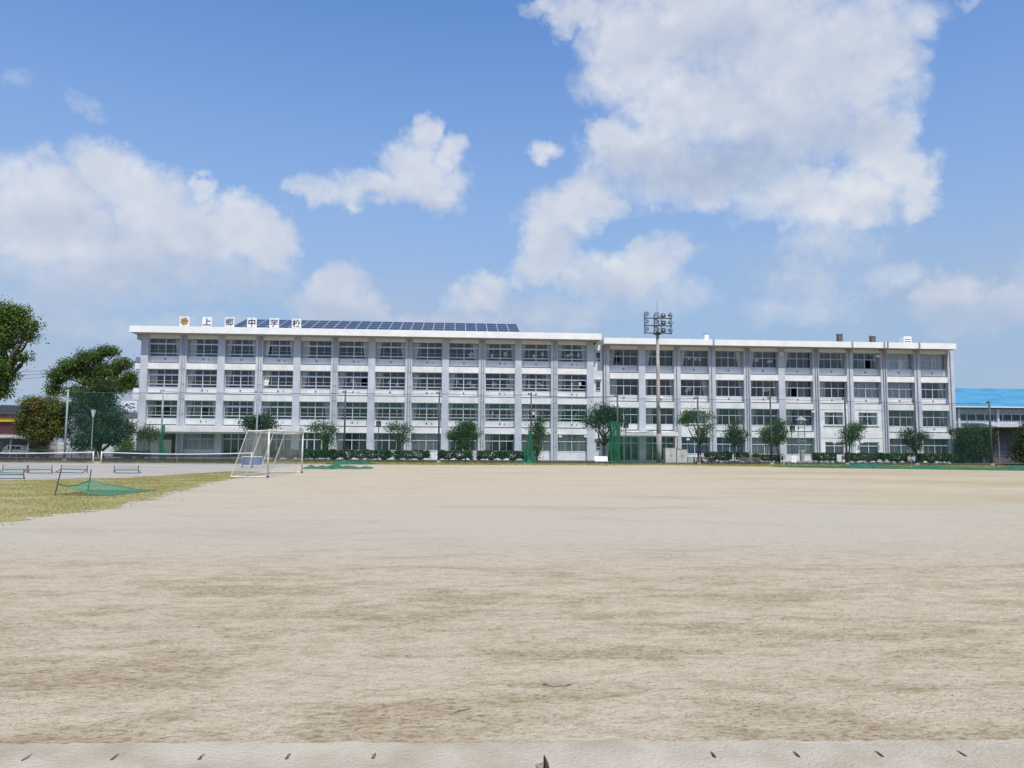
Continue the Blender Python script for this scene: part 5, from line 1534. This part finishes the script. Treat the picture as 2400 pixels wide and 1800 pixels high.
ax0 = at(2318, 1080, -7).x
t = thing('annex', 'dark single-storey annex with a door under an awning at the right edge', 'building', (ax0, -7.0, 0.1))
zt = at(2350, 1011, -7).z
MB().box(0.15, 9.0, 1.2, 6.0, 0, zt + 0.25).build('wall', grey_d, t)
MB().box(0.45, 1.15, 1.12, 1.195, 0, 2.1).build('door', black_m, t)
MB().box(1.6, 3.2, 1.14, 1.195, 0.9, 2.4).build('window', mat('purple_grey_panel', (0.12, 0.10, 0.14), 0.4, 0.1), t)
MB().box(-0.2, 9.0, -0.4, 6.2, zt + 0.26, zt + 0.40).build('flat_roof', tile_m, t)
for x in (0.3, 1.25, 4.6): MB().tube([(x, -0.1, 0), (x, -0.1, zt + 0.25)], 0.05, 8).build('post', polel_m, t)
za = zt + 0.42
mb = MB()
mb.grid(lambda u, v: (0.5 + 4.6 * u, -0.8 + 2.6 * v, za + 0.55 * v + 0.04 * math.sin(u * 75)), 90, 3)
mb.build('awning', awn_m, t, False)

# ------------------------------------------------------------------ the left background
# parking shelter
p0 = at(-60, 1078, 2); p1 = at(74, 1078, 2)
hs = at(20, 1023, 2).z
t = thing('parking_shelter', 'flat-roofed grey parking shelter at the left edge', 'shelter', (p0.x, 2.0, 0.1))
W = p1.x - p0.x
MB().slab((0, -1.0, hs - 0.30), (W, -1.0, hs - 0.05), (W, 4.0, hs + 0.05), (0, 4.0, hs - 0.2), 0.16).build('roof', steel_m, t)
for k in range(4):
    MB().box(-0.07, 0.07, -0.07, 0.07, 0, hs - 0.45).build('post', steel_m, t).location = (0.3 + k * (W - 0.6) / 3, -0.4, 0)
MB().box(0.1, W, 4.0, 4.1, 0, hs - 0.3).build('rear_wall', mat('shelter_wall', (0.20, 0.22, 0.25), 0.8, 0.2, 3.0), t)
# a white car under it
p = at(42, 1072, 4)
t = thing('parked_car', 'small white car parked under the shelter at the left edge', 'car', (p.x, 4.2, 0.1), 0.0)
prof = [(-1.6, 0.25), (1.6, 0.25), (1.66, 0.62), (1.5, 0.82), (0.95, 0.90), (0.55, 1.42), (-1.1, 1.45), (-1.52, 0.95), (-1.66, 0.6)]
n = len(prof); mb = MB()
mb.v = [(x, -0.72, z) for x, z in prof] + [(x, 0.72, z) for x, z in prof]
mb.f = [tuple(range(n)), tuple(range(n, 2 * n))[::-1]] + [(i, i + n, (i + 1) % n + n, (i + 1) % n) for i in range(n)]
mb.build('body', white_m, t)
for x in (-1.05, 1.05):
    w = MB().tube([(x, -0.76, 0.29), (x, -0.58, 0.29)], 0.29, 16).build('wheel', black_m, t)
    MB().tube([(x, -0.765, 0.29), (x, -0.761, 0.29)], 0.16, 12).build('rim', steel_m, w)
MB().box(-0.95, -0.12, -0.735, -0.722, 0.95, 1.32).build('side_window', black_m, t)
MB().box(-0.05, 0.55, -0.735, -0.722, 0.95, 1.26).build('side_window', black_m, t)
MB().box(1.50, 1.66, -0.68, -0.40, 0.62, 0.74).build('headlight', steel_m, t)
# shop house with a yellow sign band
Y = 18
p = at(-60, 1070, Y); q = at(62, 1070, Y)
zy0, zy1, zr0, zr1 = at(20, 988, Y).z, at(20, 980, Y).z, at(20, 968, Y).z, at(20, 946, Y).z
t = thing('shop_house', 'dark-roofed house with a yellow sign band behind the parking shelter', 'house', (p.x, Y, 0.0))
W = q.x - p.x
MB().box(0, W, 0, 8, 0, zr0).build('wall', cream_w, t)
MB().box(-0.1, W - 1.0, -0.12, -0.002, zy0 - 1.7, zy0 - 0.1).build('shopfront', maroon_m, t)
MB().box(-0.1, W - 0.4, -0.5, -0.122, zy0, zy1).build('sign_band', yellow_m, t)
MB().box(-0.1, W + 0.2, -0.7, -0.002, zy1 + 0.02, zy1 + 0.22).build('eave', maroon_m, t)
MB().slab((-0.8, -0.9, zr0), (W + 0.6, -0.9, zr0 - 0.05), (W - 0.4, 4, zr1 - 0.15), (-0.8, 4, zr1), 0.2).slab((-0.8, 4, zr1), (W - 0.4, 4, zr1 - 0.15), (W + 0.6, 9, zr0), (-0.8, 9, zr0), 0.2).build('roof', tile_m, t)
for k in range(14):
    MB().slab((-0.75 + k * (W + 1) / 14, -0.92, zr0 + 0.09), (-0.60 + k * (W + 1) / 14, -0.92, zr0 + 0.09), (-0.60 + k * (W + 1) / 14, 3.98, zr1 + 0.06), (-0.75 + k * (W + 1) / 14, 3.98, zr1 + 0.06), 0.06).build('roof_tile_row', tile_m, t)
for x in (1.0, 4.0): MB().box(x, x + 1.4, -0.05, -0.003, zr0 - 1.2, zr0 - 0.35).build('window', alu_m, t)
# grey-roofed house and a billboard beside the school's left end
Y = 30
a, b = at(245, 1070, Y), at(330, 1070, Y)
z0_, z1_, zw = at(290, 992, Y).z, at(290, 964, Y).z, at(290, 1070, Y).z
t = thing('tile_house', 'house with a dark grey tiled roof seen between the trees and the school', 'house', (a.x, Y, 0.0))
W = b.x - a.x
MB().box(0, W, 0, 8, 0, z0_ + 0.1).build('wall', mat('pale_house_wall', (0.50, 0.52, 0.53), 0.85, 0.08), t)
MB().slab((-0.6, -0.8, z0_), (W + 0.6, -0.8, z0_), (W + 0.6, 4, z1_), (-0.6, 4, z1_), 0.2).slab((-0.6, 4, z1_), (W + 0.6, 4, z1_), (W + 0.6, 8.8, z0_), (-0.6, 8.8, z0_), 0.2).build('roof', tile_m, t)
for k in range(3): MB().box(0.8 + k * 1.9, 1.9 + k * 1.9, -0.04, -0.002, z0_ - 1.6, z0_ - 0.5).build('window', alu_m, t)
Y = 36
a, b = at(283, 962, Y), at(322, 940, Y)
t = thing('billboard', 'white billboard with a purple brush mark left of the school', 'sign', ((a.x + b.x) / 2, Y, 0.0))
W = (b.x - a.x) / 2
MB().box(-W, W, 0, 0.25, a.z, b.z).build('panel', white_m, t)
hz = b.z - a.z
mb = MB()
mb.tube([(-W * 0.75, -0.03, a.z + hz * 0.25), (-W * 0.25, -0.03, a.z + hz * 0.72), (W * 0.1, -0.03, a.z + hz * 0.55)], [0.05, 0.10, 0.06], 6)
mb.tube([(-W * 0.45, -0.03, a.z + hz * 0.70), (0.0, -0.03, a.z + hz * 0.35), (W * 0.35, -0.03, a.z + hz * 0.2)], [0.05, 0.10, 0.04], 6)
mb.tube([(W * 0.1, -0.03, a.z + hz * 0.75), (W * 0.7, -0.03, a.z + hz * 0.7)], [0.05, 0.08], 6)
mb.tube([(W * 0.2, -0.03, a.z + hz * 0.45), (W * 0.75, -0.03, a.z + hz * 0.32)], [0.05, 0.09], 6)
mb.build('brush_mark', purple_m, t)
for x in (-W * 0.6, W * 0.6): MB().box(x - 0.1, x + 0.1, 0.26, 0.46, 0, b.z - 0.2).build('support', steel_m, t)
# hedge bank and fence behind the courts
t = thing('boundary_fence', 'low dark boundary fence behind the left tennis net', 'fence', (-22, -11.5, 0.16))
for k in range(12):
    MB().box(k * 2.0 - 0.03, k * 2.0 + 0.03, -0.03, 0.03, 0, 1.0).build('fence_post', frame_m, t)
for z in (0.35, 0.9): MB().box(0, 22, -0.045, -0.031, z, z + 0.06).build('fence_rail', frame_m, t)
# utility pole and its wires
Y = 40
b = at(118, 1070, Y); zt = at(118, 866, Y).z
t = thing('utility_pole', 'thin utility pole behind the umbrella-crowned tree', 'utility pole', (b.x, Y, 0))
MB().tube([(0, 0, 0), (0, 0, zt)], [0.18, 0.12], 10).build('pole', conc_m, t, True)
for z in (zt - 0.5, zt - 1.2): MB().box(-0.9, 0.9, -0.05, 0.05, z, z + 0.1).build('crossarm', steel_m, t)
for k, (y0, y1) in enumerate(((862, 868), (872, 876), (884, 883))):
    p0, p1 = at(-60, y0, Y), at(118, y1, Y)
    MB().tube([p0.lerp(p1, q / 10) - b * 0 - Vector((b.x, Y, 0)) - Vector((0, 0, 0.35 * math.sin(q / 10 * math.pi))) for q in range(11)], 0.03, 4).build('wire', cable_m, t)

# ------------------------------------------------------------------ small litter on the near sand
r0_, r1_ = gr(1268, 1604), gr(1342, 1612)
o = MB().tube([(-0.105, 0.012, 0.008), (-0.092, 0.0, 0.012), (-0.078, 0.006, 0.016), (-0.06, -0.004, 0.006), (-0.03, -0.016, 0.005), (0.02, -0.018, 0.005), (0.07, -0.012, 0.005), (0.085, -0.004, 0.010), (0.105, -0.006, 0.005)], [0.0015, 0.005, 0.006, 0.003, 0.0022, 0.0022, 0.0025, 0.0045, 0.002], 6).build('twine', mat('green_twine', (0.03, 0.15, 0.075), 0.7, 0.3, 40.0), None, True)
o.location = tuple((r0_ + r1_) / 2); tag(o, 'short piece of dark green twine lying on the near sand', 'twine')
p = gr(1085, 1667)
o = MB().tube([(-0.055, -0.03, 0.004), (-0.01, 0.0, 0.008), (0.05, 0.03, 0.004)], [0.0015, 0.0025, 0.0012], 5).build('twig', bark_m, None, True)
o.location = tuple(p); tag(o, 'thin dark twig lying on the sand left of the twine', 'twig')
